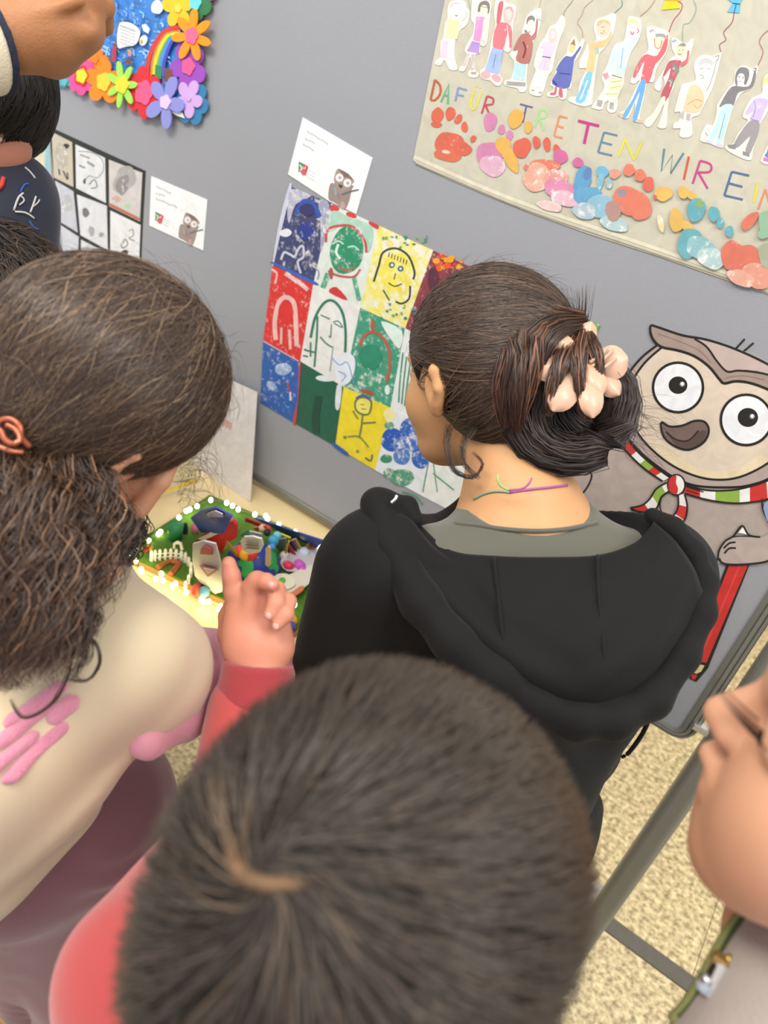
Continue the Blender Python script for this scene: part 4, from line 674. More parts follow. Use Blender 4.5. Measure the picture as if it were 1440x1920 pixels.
b_ = z7(360, 330); tube('green_bin', [b_, b_ + np.array((0, 0, .032))], [.0135, .0145], cc('#2f8a52'), dio, 16, 1)
b_ = z7(430, 290); tube('clay_figure', [b_, b_ + np.array((0, 0, .012)), b_ + np.array((0, 0, .022))], [.006, .005, .003], cc('#20242c'), dio, 10)
b_ = z7(500, 285); tube('clay_figure', [b_, b_ + np.array((0, 0, .012)), b_ + np.array((0, 0, .022))], [.007, .008, .004], cc('#d77a92'), dio, 10)
WHITE = '#ece9df'
def picket(x, y, h=.02):
    b = z7(x, y); a = np.array((.0028, .0006, 0))
    V = [b - a, b + a, b + a + (0, 0, h), b + (0, 0, h + .004), b - a + (0, 0, h)]; V = V + [q + np.array((0, .0016, 0)) for q in V]
    mesh('picket', V, [[0, 1, 2, 3, 4], [9, 8, 7, 6, 5]] + [[i, (i+1) % 5, 5 + (i+1) % 5, 5 + i] for i in range(5)], cc(WHITE), dio)
fl = smoothed([(195, 490), (235, 484), (290, 478), (345, 476), (400, 488), (440, 510), (468, 560), (462, 620), (430, 690)], 3)
for i, q in enumerate(fl[::2]): picket(q[0], q[1], .018 if i > 7 else .021)
for dz in (.006, .014): tube('fence_rail', [z7(*q) + np.array((0, .001, dz)) for q in fl], .0012, cc(WHITE), dio, 6, 1)
up_ = upright('fence_arch', [(345, 400), (350, 362), (375, 348), (405, 362), (418, 410), (400, 410), (392, 372), (362, 372), (360, 405)], Z0 + .02, 0, .002, WHITE)
for q in (((240, 545), (300, 510), (350, 495)), ((330, 590), (370, 540), (390, 500)), ((340, 500), (390, 520), (350, 575))):
    tube('clay_root', [z7(*a) + np.array((0, 0, .004)) for a in q], [.005, .004, .0035], cc('#a8562a', bump=.4), dio, 8)
upright('white_panel', [(640, 715), (560, 660), (500, 590), (482, 480), (484, 370), (560, 350), (640, 370), (660, 440), (690, 560), (690, 700)], Z0, -.5, .003, '#e9e2dd')
upright('red_half_disc', [(535, 440), (540, 405), (575, 388), (612, 405), (622, 445)], Z0, -.5, .002, '#cf4656', (640, 715))
upright('red_triangle', [(590, 598), (530, 520), (660, 548)], Z0, -.5, .002, '#c76a68', (640, 715))
upright('triangle_inside', [(590, 582), (555, 536), (632, 553)], Z0, -.5, .002, '#e5d9d4', (640, 715), .0065)
upright('red_house_wall', [(690, 440), (650, 400), (590, 370), (490, 370), (520, 330), (640, 250), (690, 240), (760, 210), (785, 240), (780, 330), (700, 380)], Z0 + .012, -.3, .006, '#c8202a')
upright('white_stripe', [(520, 335), (640, 275), (655, 300), (560, 345)], Z0 + .012, -.3, .002, '#ece4e2', (690, 440))
b_ = z7(660, 330, TZ + .05)
import bmesh
def ball(name, c, r, mt, parent, sc=(1, 1, 1), seg=16):
    bm = bmesh.new(); bmesh.ops.create_uvsphere(bm, u_segments=seg, v_segments=seg // 2, radius=1)
    for v in bm.verts: v.co = Vector([float(c[i]) + v.co[i] * r * sc[i] for i in range(3)])
    me = bpy.data.meshes.new(name); bm.to_mesh(me); bm.free(); me.materials.append(mt); me.polygons.foreach_set('use_smooth', [True] * len(me.polygons))
    o = bpy.data.objects.new(name, me); COL.objects.link(o); return child(o, parent)
ball('button', b_, .010, cc('#d9a25c'), dio, (1, .4, 1)); ball('clay_head', z7(740, 215, TZ + .05), .013, cc('#8c8a86'), dio)
def globe_mat():
    mt = bpy.data.materials.new('painted_globe'); mt.use_nodes = True; nt = mt.node_tree; b = nt.nodes['Principled BSDF']; b.inputs['Roughness'].default_value = .45
    tc = nt.nodes.new('ShaderNodeTexCoord'); n = nt.nodes.new('ShaderNodeTexNoise'); n.inputs['Scale'].default_value = 28; n.inputs['Detail'].default_value = 2
    nt.links.new(tc.outputs['Object'], n.inputs['Vector']); cr = nt.nodes.new('ShaderNodeValToRGB'); cr.color_ramp.interpolation = 'CONSTANT'
    cr.color_ramp.elements[0].color = L('#12308a'); cr.color_ramp.elements[1].color = L('#2c9a48'); cr.color_ramp.elements[1].position = .52
    nt.links.new(n.outputs['Fac'], cr.inputs[0]); nt.links.new(cr.outputs[0], b.inputs['Base Color']); return mt
ball('globe', z7(905, 520, TZ + .022), .050, globe_mat(), dio, (1.05, .9, .95), 28)
upright('speech_card', [(880, 440), (830, 410), (815, 350), (840, 320), (900, 318), (960, 335), (972, 380), (950, 425)], Z0 + .068, -.5, .003, '#efeadd')
for j in range(3): upright('written_line', [(848, 350 + j * 22), (940, 362 + j * 20), (940, 367 + j * 20), (848, 356 + j * 22)], Z0 + .068, -.5, .002, '#8e8a82', (880, 440))
for (x, y, r, c) in ((815, 420, .012, '#e2502c'), (850, 440, .012, '#f0b428'), (890, 445, .012, '#d8382c'), (915, 425, .010, '#e86038'), (930, 405, .007, '#1e2c26'), (1045, 345, .010, '#3aa6cc'), (1070, 310, .008, '#7cc6dc'), (1035, 390, .007, '#4a88c8'), (1000, 290, .007, '#1d2026'), (1010, 265, .006, '#c83a40'), (970, 260, .008, '#d6b890')):
    ball('clay_bead', z7(x, y, TZ + .062), r, cc(c), dio, seg=12)
upright('craft_stick', [(985, 520), (990, 400), (1005, 385), (1020, 400), (1022, 515), (1004, 528)], TZ + .05, -.4, .003, '#dcbb92')
for (p_, c) in (([(690, 430), (720, 350), (790, 440), (780, 450), (722, 380)], '#a88a38'), ([(800, 310), (870, 265), (880, 310), (830, 320)], '#62b07c'), ([(875, 280), (960, 300), (955, 340), (880, 325)], '#d9d4cc')):
    upright('card_piece', p_, TZ + .06, -.4, .002, c)
for (p_, c) in (([(850, 190), (1010, 250), (1000, 270), (845, 215)], '#b8283a'), ([(900, 260), (1000, 245), (980, 275), (930, 282)], '#d84a48'), ([(1160, 350), (1195, 335), (1250, 440), (1220, 455)], '#d8b88a'), ([(1145, 365), (1162, 352), (1222, 455), (1205, 462)], '#1f2c4c'), ([(1128, 385), (1146, 367), (1206, 465), (1150, 460)], '#a82a2a'), ([(1060, 345), (1130, 330), (1120, 400), (1060, 410)], '#8e9aa0'), ([(1090, 300), (1160, 330), (1155, 345), (1085, 315)], '#d6ca3c'), ([(1120, 430), (1130, 380), (1145, 350), (1152, 358), (1138, 400), (1130, 440)], '#e0c050')):
    upright('card_piece', p_, TZ + .04, -.6, .003, c)
plate('paper_plate', [(1020, 620), (1060, 585), (1130, 580), (1180, 610), (1190, 660), (1120, 690), (1040, 670)], TZ + .030, .002, '#e6dec6')
plate('green_dab', [(1080, 620), (1100, 605), (1125, 615), (1120, 640), (1090, 640)], TZ + .032, .002, '#62b030'); plate('blue_dab', [(1065, 645), (1085, 636), (1110, 650), (1100, 668), (1075, 665)], TZ + .032, .002, '#8ab8cc')
plate('white_road', [(790, 650), (850, 630), (1000, 600), (1120, 600), (1300, 520), (1330, 600), (1260, 670), (1160, 720), (1000, 730), (820, 700)], TZ + .026, .002, '#ddd6c6')
plate('orange_rim', [(1110, 735), (1180, 700), (1230, 665), (1258, 672), (1235, 705), (1160, 745)], TZ + .029, .002, '#d07a4e')
plate('foil_patch', [(1100, 470), (1300, 380), (1380, 420), (1320, 540), (1140, 560)], TZ + .02, .002, '#c9c3c6')
for (x, y, r, c) in ((1120, 450, .009, '#e8e0da'), (1255, 430, .011, '#cfe0f0'), (1150, 525, .010, '#d43a5c'), (1135, 510, .008, '#e05a78'), (1225, 520, .011, '#cf5ec2'), (1215, 500, .008, '#d87acc'), (1245, 550, .009, '#c65ab8'), (1300, 390, .009, '#9c6a44'), (505, 690, .009, '#d65a40'), (520, 665, .007, '#c63a48'), (572, 650, .010, '#16181a'), (565, 700, .010, '#6ab0c4'), (655, 665, .009, '#7ac23a'), (160, 405, .006, '#d8462c'), (190, 395, .006, '#d8a83a'), (1170, 900, .010, '#f0b020'), (1165, 880, .008, '#f4c83a'), (1160, 940, .010, '#5a58a8')):
    ball('clay_bead', z7(x, y, Z0 + .008), r, cc(c), dio, seg=12)
strg = empty('fairy_lights', (-.7, .75, TZ)); label(strg, 'glowing warm fairy light string laid round the diorama edge', 'fairy lights')
BULB = mat('lit_bulb', (1, .93, .45, 1), .4, emit=9); BULBW = mat('lit_bulb_white', (1, .92, .75, 1), .4, emit=9); WIRE = mat('thin_wire', '#8d8a6a', .4)
BP = [(268, 545 + 30), (128, 545), (90, 487), (40, 460), (90, 400), (180, 345), (262, 285), (248, 300), (390, 185), (440, 140), (465, 130), (515, 108), (610, 65), (720, 85), (760, 105), (800, 130), (915, 165), (990, 175), (1003, 196), (1080, 235), (1195, 285), (1360, 372)]
BQ = [(128, 560), (230, 612), (278, 622), (345, 660), (365, 645), (440, 705), (545, 752), (597, 768), (668, 818), (680, 800), (560, 770), (1190, 790)]
def bulbs(lst, mt, z):
    for (x, y) in lst:
        c = z7(x, y, z); ball('bulb', c, .0044, mt, strg, (1, 1, 1.2), 10)
bulbs(BP[:8], BULB, TZ + .02); bulbs(BP[8:], BULBW, TZ + .028); bulbs(BQ[:-1], BULB, TZ + .016); bulbs(BQ[-1:], BULBW, TZ + .03)
tube('wire', [z7(*q, z=TZ + .018) for q in BP[1:]], .0007, WIRE, strg, 5, 2); tube('wire', [z7(*q, z=TZ + .0145) for q in BQ[:9]], .0007, WIRE, strg, 5, 2)
for (x, y) in ((150, 470), (350, 660), (600, 780), (500, 130), (1000, 200), (1250, 320)):
    l = bpy.data.lights.new('fairy_glow', 'POINT'); l.energy = .04; l.color = (1, .85, .4); l.shadow_soft_size = .01
    o = bpy.data.objects.new('fairy_glow', l); COL.objects.link(o); o.location = z7(x, y, TZ + .035)

# ------------------------------------------------------------ sculpting with distance fields
class Cap:                                     # tapered limb
    def __init__(s, a, b, ra, rb, k=.02, sub=False):
        s.a, s.b = np.array(a, float), np.array(b, float); s.ra, s.rb, s.k, s.sub = ra, rb, k, sub
        s.c = (s.a + s.b) / 2; s.R = np.linalg.norm(s.b - s.a) / 2 + max(ra, rb)
    def d(s, p):
        ab = s.b - s.a; t = np.clip(((p - s.a) @ ab) / (ab @ ab + 1e-12), 0, 1)
        return np.linalg.norm(p - s.a - t[:, None] * ab, axis=1) - (s.ra + (s.rb - s.ra) * t)
class Ell:
    def __init__(s, c, r, M=None, k=.02, sub=False):
        s.c = np.array(c, float); s.r = np.array(r, float); s.M = np.eye(3) if M is None else np.array(M, float); s.k, s.sub = k, sub; s.R = max(r)
    def d(s, p):
        q = (p - s.c) @ s.M.T; k0 = np.linalg.norm(q / s.r, axis=1); k1 = np.linalg.norm(q / s.r ** 2, axis=1)
        return np.where(k1 > 1e-9, k0 * (k0 - 1) / np.maximum(k1, 1e-9), -s.r.min())
class Half:                                     # cuts away the side the normal points to
    def __init__(s, c, n, k=.005): s.c = np.array(c, float); s.n = np.array(n, float) / np.linalg.norm(n); s.k = k; s.sub = True; s.R = 1e9
    def d(s, p): return -((p - s.c) @ s.n)
def field(prims, p, c=None, R=0):
    f = np.full(len(p), 9.0)
    for q in prims:
        if c is not None and q.R < 1e8 and np.linalg.norm(q.c - c) > q.R + R + q.k + .02: continue
        d = q.d(p); k = max(q.k, 1e-5)
        if q.sub: d = -d; h = np.clip(.5 - .5 * (d - f) / k, 0, 1); f = d * (1 - h) + f * h + k * h * (1 - h); 
        else: h = np.clip(.5 + .5 * (d - f) / k, 0, 1); f = d * (1 - h) + f * h - k * h * (1 - h)
    return f
def sculpt(name, prims, h, mt, parent=None, disp=None, n=18):
    adds = [q for q in prims if not q.sub]
    lo = np.min([q.c - q.R - .01 for q in adds], axis=0); hi = np.max([q.c + q.R + .01 for q in adds], axis=0)
    B = h * n; nb = np.ceil((hi - lo) / B).astype(int)
    G = np.stack(np.meshgrid(*[np.arange(x) for x in nb], indexing='ij'), -1).reshape(-1, 3)
    cen = lo + (G + .5) * B; f = field(prims, cen) ; half = B * .87
    G = G[(f < half * 1.3 + .015) & (f > -half * 2.6 - .02)]
    m_ = n + 2; idx = np.stack(np.meshgrid(*[np.arange(m_)] * 3, indexing='ij'), -1).reshape(-1, 3)
    VI, VP, FQ = [], [], []; BIG = 4096
    for g in G:
        o = g * n - 1; pts = lo + (o + idx) * h; c = lo + (g + .5) * B
        f = field(prims, pts, c, half * 1.15)
        if disp is not None and (np.abs(f) < .04).any(): f = f + disp(pts)
        if (f < 0).all() or (f > 0).all(): continue
        f = f.reshape(m_, m_, m_); S = f < 0
        cs = sum(S[a:a+n+1, b:b+n+1, e:e+n+1].astype(int) for a in (0, 1) for b in (0, 1) for e in (0, 1))
        act = np.argwhere((cs > 0) & (cs < 8))
        if len(act) == 0: continue
        acc = np.zeros((len(act), 3)); cnt = np.zeros(len(act))
        for ax in range(3):
            for a in (0, 1):
                for b in (0, 1):
                    o1 = np.zeros(3, int); ot = [i for i in range(3) if i != ax]; o1[ot[0]], o1[ot[1]] = a, b; o2 = o1.copy(); o2[ax] = 1
                    p1 = act + o1; p2 = act + o2; f1 = f[tuple(p1.T)]; f2 = f[tuple(p2.T)]; cr = (f1 < 0) != (f2 < 0)
                    t = np.where(cr, f1 / np.where(cr, f1 - f2, 1), 0); q = o1[None].repeat(len(act), 0).astype(float); q[:, ax] += t
                    acc[cr] += q[cr]; cnt[cr] += 1
        gi = act + o; VI.append((gi[:, 0] + 2) * BIG * BIG + (gi[:, 1] + 2) * BIG + gi[:, 2] + 2); VP.append(lo + (gi + acc / cnt[:, None]) * h)
        for ax in range(3):
            s1 = S[1:n+1, 1:n+1, 1:n+1]; sh = [slice(1, n+1)] * 3; sh[ax] = slice(2, n+2); s2 = S[tuple(sh)]
            for flip, msk in ((False, s1 & ~s2), (True, ~s1 & s2)):
                e = np.argwhere(msk) + 1
                if len(e) == 0: continue
                u, w_ = (ax + 1) % 3, (ax + 2) % 3; qs = []
                for (du, dw) in ((-1, -1), (0, -1), (0, 0), (-1, 0)):
                    q = e.copy(); q[:, u] += du; q[:, w_] += dw; gq = q + o + 2
                    qs.append(gq[:, 0] * BIG * BIG + gq[:, 1] * BIG + gq[:, 2])
                qs = np.stack(qs, 1); FQ.append(qs[:, ::-1] if flip else qs)
    ids, first = np.unique(np.concatenate(VI), return_index=True); VP = np.concatenate(VP)[first]; FQ = np.concatenate(FQ)
    Q = np.searchsorted(ids, FQ); ok = (Q < len(ids)).all(1); Q = Q[ok]
    # one relaxing pass
    A = np.zeros_like(VP); Cn = np.zeros(len(VP))
    for a, b in ((0, 1), (1, 2), (2, 3), (3, 0)):
        np.add.at(A, Q[:, a], VP[Q[:, b]]); np.add.at(A, Q[:, b], VP[Q[:, a]]); np.add.at(Cn, Q[:, a], 1); np.add.at(Cn, Q[:, b], 1)
    VP = VP * .5 + .5 * A / np.maximum(Cn, 1)[:, None]
    return mesh(name, VP, Q, mt, parent, smooth=True, fast=True)

def wrinkle(amp, freq=30, seed=0, d=(1, .3, .2)):
    amp *= .62; freq *= 3.2; d = np.array(d, float); d /= np.linalg.norm(d); r = np.random.default_rng(seed); K = r.normal(size=(4, 3)) * 1.7; ph = r.uniform(0, 6, 6)
    def f(p):
        w1 = np.sin(p @ K[0] * 7 + ph[0]) + np.sin(p @ K[1] * 11 + ph[1]); w2 = np.sin(p @ K[2] * 9 + ph[2])
        return amp * (np.sin((p @ d) * freq + 2.2 * w1) * (.5 + .5 * w2) + .5 * np.sin((p @ np.roll(d, 1)) * freq * .6 + 1.8 * w2 + ph[3]))
    return f
def frame(f, up):
    f = np.array(f, float); f /= np.linalg.norm(f); up = np.array(up, float); up -= f * up.dot(f); up /= np.linalg.norm(up); return np.stack((np.cross(up, f), f, up))   # rows: left, forward, up  (left = up x forward)... 
# ------------------------------------------------------------ hair
def hair_mat(name, rough=.38, spec=.45):
    mt = bpy.data.materials.new(name); mt.use_nodes = True; nt = mt.node_tree; b = nt.nodes['Principled BSDF']
    at = nt.nodes.new('ShaderNodeVertexColor'); at.layer_name = 'Col'; nt.links.new(at.outputs['Color'], b.inputs['Base Color'])
    b.inputs['Roughness'].default_value = rough; b.inputs['Specular IOR Level'].default_value = spec
    return mt
HAIR = hair_mat('hair_strands')
def strands(name, Cn, w, cols, parent, nrm=None, taper=True):
    """Cn (N,M,3) centre lines, w half width, cols (N,3): a raised three-line ribbon per hair"""
    N, M = Cn.shape[:2]
    T = np.gradient(Cn, axis=1); T /= np.linalg.norm(T, axis=2, keepdims=True) + 1e-12
    if nrm is None:
        V0 = CAMP - Cn; up = V0 / np.linalg.norm(V0, axis=2, keepdims=True) + rng.normal(size=(N, 1, 3)) * .5
    else: up = nrm + rng.normal(size=(N, 1, 3)) * .22
    S = np.cross(T, up); S /= np.linalg.norm(S, axis=2, keepdims=True) + 1e-12; U = np.cross(S, T)
    W = np.full((N, M), 1.0) * (w if np.isscalar(w) else w[:, None])
    if taper: t = np.linspace(0, 1, M); W = W * np.clip(1.05 - t ** 4, .12, 1)[None]
    V = np.stack((Cn + S * W[..., None], Cn + U * W[..., None] * .7, Cn - S * W[..., None]), 2).reshape(-1, 3)
    i = (np.arange(N)[:, None] * M + np.arange(M - 1)[None]).reshape(-1) * 3
    Q = np.concatenate([np.stack((i, i + 1, i + 4, i + 3), 1), np.stack((i + 1, i + 2, i + 5, i + 4), 1)])
    C4 = np.ones((N, M * 3, 4)); C4[..., :3] = cols[:, None]
    o = mesh(name, V, Q, HAIR, parent, smooth=True, cols=C4.reshape(-1, 4), fast=True); o['kind'] = 'stuff'
    return o
def shade(n, base, var=.3, hi=None, hif=.0):
    b = np.array(L(base)[:3]); c = b[None] * np.exp(rng.normal(size=(n, 1)) * var)
    if hi: k = rng.random(n) < hif; c[k] = np.array(L(hi)[:3]) * np.exp(rng.normal(size=(k.sum(), 1)) * var)
    return c
def grad_(prims, p, e=.0008):
    g = np.stack([field(prims, p + np.eye(3)[i] * e) - field(prims, p - np.eye(3)[i] * e) for i in range(3)], 1)
    return g / (np.linalg.norm(g, axis=1, keepdims=True) + 1e-12)
def to_surface(prims, p, off=0, it=3):
    for _ in range(it): p = p - grad_(prims, p) * (field(prims, p) - off)[:, None]
    return p
def grow(prims, n, cen, mask, dirf, length, M=8, lift=(.0, .006), jitter=.15, wave=0):
    """hairs that run over the surface of prims: lift = height above it at root and tip"""
    d = rng.normal(size=(n * 4, 3)); d /= np.linalg.norm(d, axis=1, keepdims=True)
    p = to_surface(prims, np.asarray(cen) + d * .09, 0, 4); p = p[mask(p)][:n]; N = len(p)
    ln = length(p) if callable(length) else np.full(N, length); ln = ln * rng.uniform(.7, 1.1, N); out = [p]; nn = []
    v0 = rng.normal(size=(N, 3)) * jitter; lf = rng.uniform(.5, 1.2, N)
    for m_ in range(M):
        g = grad_(prims, p); nn.append(g)
        if m_ == M - 1: break
        v = dirf(p); v = v / (np.linalg.norm(v, axis=1, keepdims=True) + 1e-9) + v0; v -= g * (v * g).sum(1, keepdims=True); v /= np.linalg.norm(v, axis=1, keepdims=True) + 1e-9
        p = p + v * (ln / (M - 1))[:, None]; t = (m_ + 1) / (M - 1)
        off = (lift[0] + (lift[1] - lift[0]) * t) * lf
        if wave: p = p + np.cross(g, v) * (np.sin(t * 9 + v0[:, :1] * 20) * wave)
        p = p - grad_(prims, p) * (field(prims, p) - off)[:, None]; out.append(p)
    return np.stack(out, 1), np.stack(nn, 1)
def bundle(ctrl, r, n, M=14, curl=0, freq=5, spread=None, stray=.15, phase=None):
    """lock of hairs along control points; r radius per control point"""
    q = smoothed([np.append(np.array(c, float), rr) for c, rr in zip(ctrl, r)], 6); q = np.array(q)
    t = np.linspace(0, len(q) - 1, M); i = np.clip(t.astype(int), 0, len(q) - 2); f = (t - i)[:, None]; q = q[i] * (1 - f) + q[i + 1] * f
    c, R = q[:, :3], q[:, 3]; T = np.gradient(c, axis=0); T /= np.linalg.norm(T, axis=1, keepdims=True)
    ref = np.array((.2, .5, .84)); A = np.cross(T, ref); A /= np.linalg.norm(A, axis=1, keepdims=True); B = np.cross(T, A)
    an = rng.uniform(0, 6.283, n); rad = np.sqrt(rng.random(n)) * (1 + stray * rng.normal(size=n)); tw = rng.normal(size=n) * .5
    s = np.linspace(0, 1, M)
    ang = an[:, None] + tw[:, None] * s[None]; P0 = c[None] + (A[None] * np.cos(ang)[..., None] + B[None] * np.sin(ang)[..., None]) * (R[None] * rad[:, None])[..., None]
    if curl:
        ph = rng.uniform(0, 6.283, n) if phase is None else phase + rng.normal(size=n) * .5; fr = freq * rng.uniform(.8, 1.2, n)
        a2 = ph[:, None] + fr[:, None] * s[None] * 6.283; cu = curl * rng.uniform(.5, 1.2, n)[:, None] * np.minimum(s * 4, 1)[None]
        P0 = P0 + (A[None] * np.cos(a2)[..., None] + B[None] * np.sin(a2)[..., None]) * cu[..., None]
    return P0

# ------------------------------------------------------------ heads
def head(C, f, up, s=1.0, face=True, ears=True, neck=None, nk=.045):
    """cranium, face, ears and neck as one field; returns prims, local->world, frame"""
    M = frame(f, up); C = np.array(C, float)
    w = lambda x, y, z: C + s * (x * M[0] + y * M[1] + z * M[2])
    E = lambda x, y, z, r, k=.02, sub=False, m=None: Ell(w(x, y, z), np.array(r) * s, M if m is None else m @ M, k * s, sub)
    K = lambda a, b, ra, rb, k=.01, sub=False: Cap(w(*a), w(*b), ra * s, rb * s, k * s, sub)
    pr = [E(0, -.012, .028, (.073, .092, .078)), E(0, .03, -.028, (.058, .058, .078), .03), K((-.02, .055, -.085), (.02, .055, -.085), .022, .022, .03), E(.036, .052, -.035, (.026, .028, .028), .02), E(-.036, .052, -.035, (.026, .028, .028), .02)]
    if face:
        pr += [K((0, .086, .008), (0, .100, -.026), .007, .010, .010), K((-.009, .094, -.030), (.009, .094, -.030), .0065, .0065, .006), K((-.036, .078, .016), (-.012, .086, .014), .009, .008, .012), K((.036, .078, .016), (.012, .086, .014), .009, .008, .012)]
        pr += [E(x, .094, -.003, (.016, .014, .010), .010, True) for x in (-.03, .03)]
        pr += [E(x, .076, -.002, (.014, .011, .0105), .003) for x in (-.03, .03)]
        pr += [K((-.017, .084, -.054), (0, .091, -.053), .0045, .0055, .005), K((.017, .084, -.054), (0, .091, -.053), .0045, .0055, .005), K((-.014, .084, -.063), (.014, .084, -.063), .0055, .0055, .005)]
    if ears:
        for x in (-1, 1):
            pr += [K((x * .070, -.006, .012), (x * .082, -.018, .010), .006, .006, .006), K((x * .082, -.018, .010), (x * .080, -.022, -.008), .006, .006, .005), K((x * .080, -.022, -.008), (x * .071, -.008, -.034), .006, .0075, .005), E(x * .076, -.010, -.008, (.006, .016, .024), .006), E(x * .083, -.008, -.006, (.006, .009, .014), .004, True)]
    if neck is not None: pr.append(Cap(w(0, -.022, -.05), neck, nk * s, nk * s * 1.1, .025))
    return pr, w, M
def cap_field(C, f, up, s=1.0, g=.009, extra=()):
    M = frame(f, up); C = np.array(C, float); w = lambda x, y, z: C + s * (x * M[0] + y * M[1] + z * M[2])
    return [Ell(w(0, -.012, .028), (np.array((.073, .092, .078)) + g) * s, M, .01), Ell(w(0, -.045, -.02), np.array((.062, .055, .06)) * s, M, .03)] + list(extra)
def loc(C, M, s, p): q = (p - C) @ M.T / s; return q[:, 0], q[:, 1], q[:, 2]
SKIN = mat('skin_light', '#c99677', .5, sub=.25, var=.06, vscale=25, bump=.12, bscale=600, spec=.35)
SKINT = mat('skin_tan', '#c8976a', .5, sub=.25, var=.06, vscale=25, bump=.12, bscale=600, spec=.35)
SKINP = mat('skin_pink', '#c4846d', .5, sub=.25, var=.08, vscale=30, bump=.12, bscale=600, spec=.35)
SKIND = mat('skin_adult', '#a5714b', .5, sub=.2, var=.10, vscale=35, bump=.3, bscale=420, spec=.35)
EYE = mat('eye_white', '#e6e2dc', .2); IRIS = mat('iris_brown', '#2c1a10', .15)
def eyes(w, s, parent, M):
    for x in (-.03, .03):
        e = ball('eye', w(x, .0775, -.002), .0118 * s, EYE, parent, seg=14)
        ball('iris', w(x, .0865, -.003), .0052 * s, IRIS, e, seg=10)
FEET = {}
def shoe(name, a, f, col, parent, s=1.0):
    f = np.array(f, float); f /= np.linalg.norm(f); a = np.array(a, float)
    pr = [Ell(a + f * .05 * s + (0, 0, .034 * s), (.036 * s, .036 * s, .030 * s), k=.02), Cap(a + f * -.03 * s + (0, 0, .036 * s), a + f * .12 * s + (0, 0, .030 * s), .032 * s, .028 * s, .03), Cap(a + (0, 0, .05), a + (0, 0, .085), .03 * s, .032 * s, .02), Half(a + (0, 0, .004), (0, 0, -1), .003)]
    return sculpt(name, pr, .006, mat('shoe_' + col.lstrip('#'), col, .5, bump=.1), parent)
def person(text, loc_, group=None):
    o = empty('person', tuple(loc_)); label(o, text, 'person', group); return o
Z = lambda p, dz: np.array(p, float) + (0, 0, dz)
# ============================================================ girl in the black hoodie, from behind
KC = P(905, 700, .86); KF = (-.88, .36, -.40); KU = (-.20, .06, 1); KS = 1.0
kid = person('girl in black hoodie with claw clip in her dark bun bending over the table', (-.1, .72, 0))
nb = P(985, 985, .815); sl = P(690, 1075, .80); sr = P(1240, 1085, .83); hip = P(885, 1540, 1.02)
SHA = (sr - sl) / np.linalg.norm(sr - sl); TUP = (nb - hip) / np.linalg.norm(nb - hip); TB = frame(np.cross(TUP, SHA), TUP)
hp, hw, HM = head(KC, KF, KU, KS, neck=P(975, 930, .835), nk=.043)
chest = P(965, 1210, .90)
body = hp + [Cap(P(975, 925, .835), P(985, 1010, .845), .045, .05, .03), Cap(sl * .72 + nb * .28 + CD * .02, sr * .72 + nb * .28 + CD * .02, .048, .048, .045), Cap(P(980, 1020, .86), chest, .075, .085, .05)]
el_l, el_r = P(610, 1330, .90), P(1085, 1390, 1.0); hl, hr = onZ(640, 1190, TZ + .04), onZ(760, 1240, TZ + .05)
body += [Cap(sl, el_l, .035, .030, .02), Cap(el_l, hl, .028, .019, .01), Cap(sr, el_r, .035, .030, .02), Cap(el_r, hr + (.06, -.02, .02), .028, .018, .01), Cap(chest, hip, .08, .09, .04)]
def small_hand(w0, fdir, side, nrm, s=1.0):
    """relaxed hand: palm, four fingers of different lengths, thumb from the palm's side"""
    f = np.array(fdir, float); f /= np.linalg.norm(f); s_ = np.array(side, float); s_ /= np.linalg.norm(s_); n = np.array(nrm, float); n /= np.linalg.norm(n)
    pr = [Ell(w0 + f * .035 * s, (.028 * s, .036 * s, .012 * s), np.stack((s_, f, n)), .012)]
    for i, (o, ln) in enumerate(((.021, .048), (.007, .054), (-.007, .050), (-.020, .040))):
        b = w0 + f * .062 * s + s_ * o * s; m_ = b + f * ln * .5 * s - n * .006 * s; e = m_ + f * ln * .4 * s - n * .018 * s
        pr += [Cap(b - f * .015 * s, m_, .0078 * s, .0070 * s, .004), Cap(m_, e, .0070 * s, .0060 * s, .003)]
    t0 = w0 + f * .012 * s + s_ * .020 * s; t1 = t0 + s_ * .022 * s + f * .022 * s - n * .006 * s; pr += [Cap(t0, t1, .011 * s, .0088 * s, .008), Cap(t1, t1 + f * .024 * s + s_ * .004 * s, .0086 * s, .0070 * s, .003)]
    return pr
def rest_hand(wr, f, s=1.0, mirror=1): f = np.array(f, float); return small_hand(np.array(wr), f, np.cross(f, (0, 0, 1)) * mirror, (0, 0, 1), s)
body += rest_hand(hl, (-.4, .9, -.25), .85, 1) + rest_hand(hr + (.06, -.02, .02), (-.8, .55, -.25), .85, -1)
sculpt('body', body, .0030, SKINT, kid); eyes(hw, KS, kid, HM)
TEE = mat('grey_green_cotton', '#56564b', .85, bump=.3, bscale=900, sheen=.3); BLK = mat('black_jersey', '#0b0b0c', .82, bump=.35, bscale=700, sheen=.04, spec=.28)
nkA = Ell(P(990, 922, .835), (.079, .062, .046), TB[[0, 1, 2]], .004, True)
def torso(g):
    return [Cap(sl * .75 + nb * .25 + CD * .014, sr * .75 + nb * .25 + CD * .014, .049 + g, .049 + g, .045), Cap(P(980, 1018, .858), chest, .078 + g, .088 + g, .05), Cap(chest, hip, .084 + g, .096 + g, .04)]
sculpt('t_shirt', torso(.004) + [Ell(P(992, 912, .80), (.080, .076, .040), TB, .003, True), Half(chest, CD, .003)], .0035, TEE, kid)
tube('collar_rib', list(to_surface(torso(.004), np.array([P(u, v, .78) for u, v in smoothed([(848, 946), (872, 970), (930, 998), (1000, 1006), (1065, 996), (1118, 972), (1140, 955)], 3)]), .0002)), .0024, TEE, kid, 8)
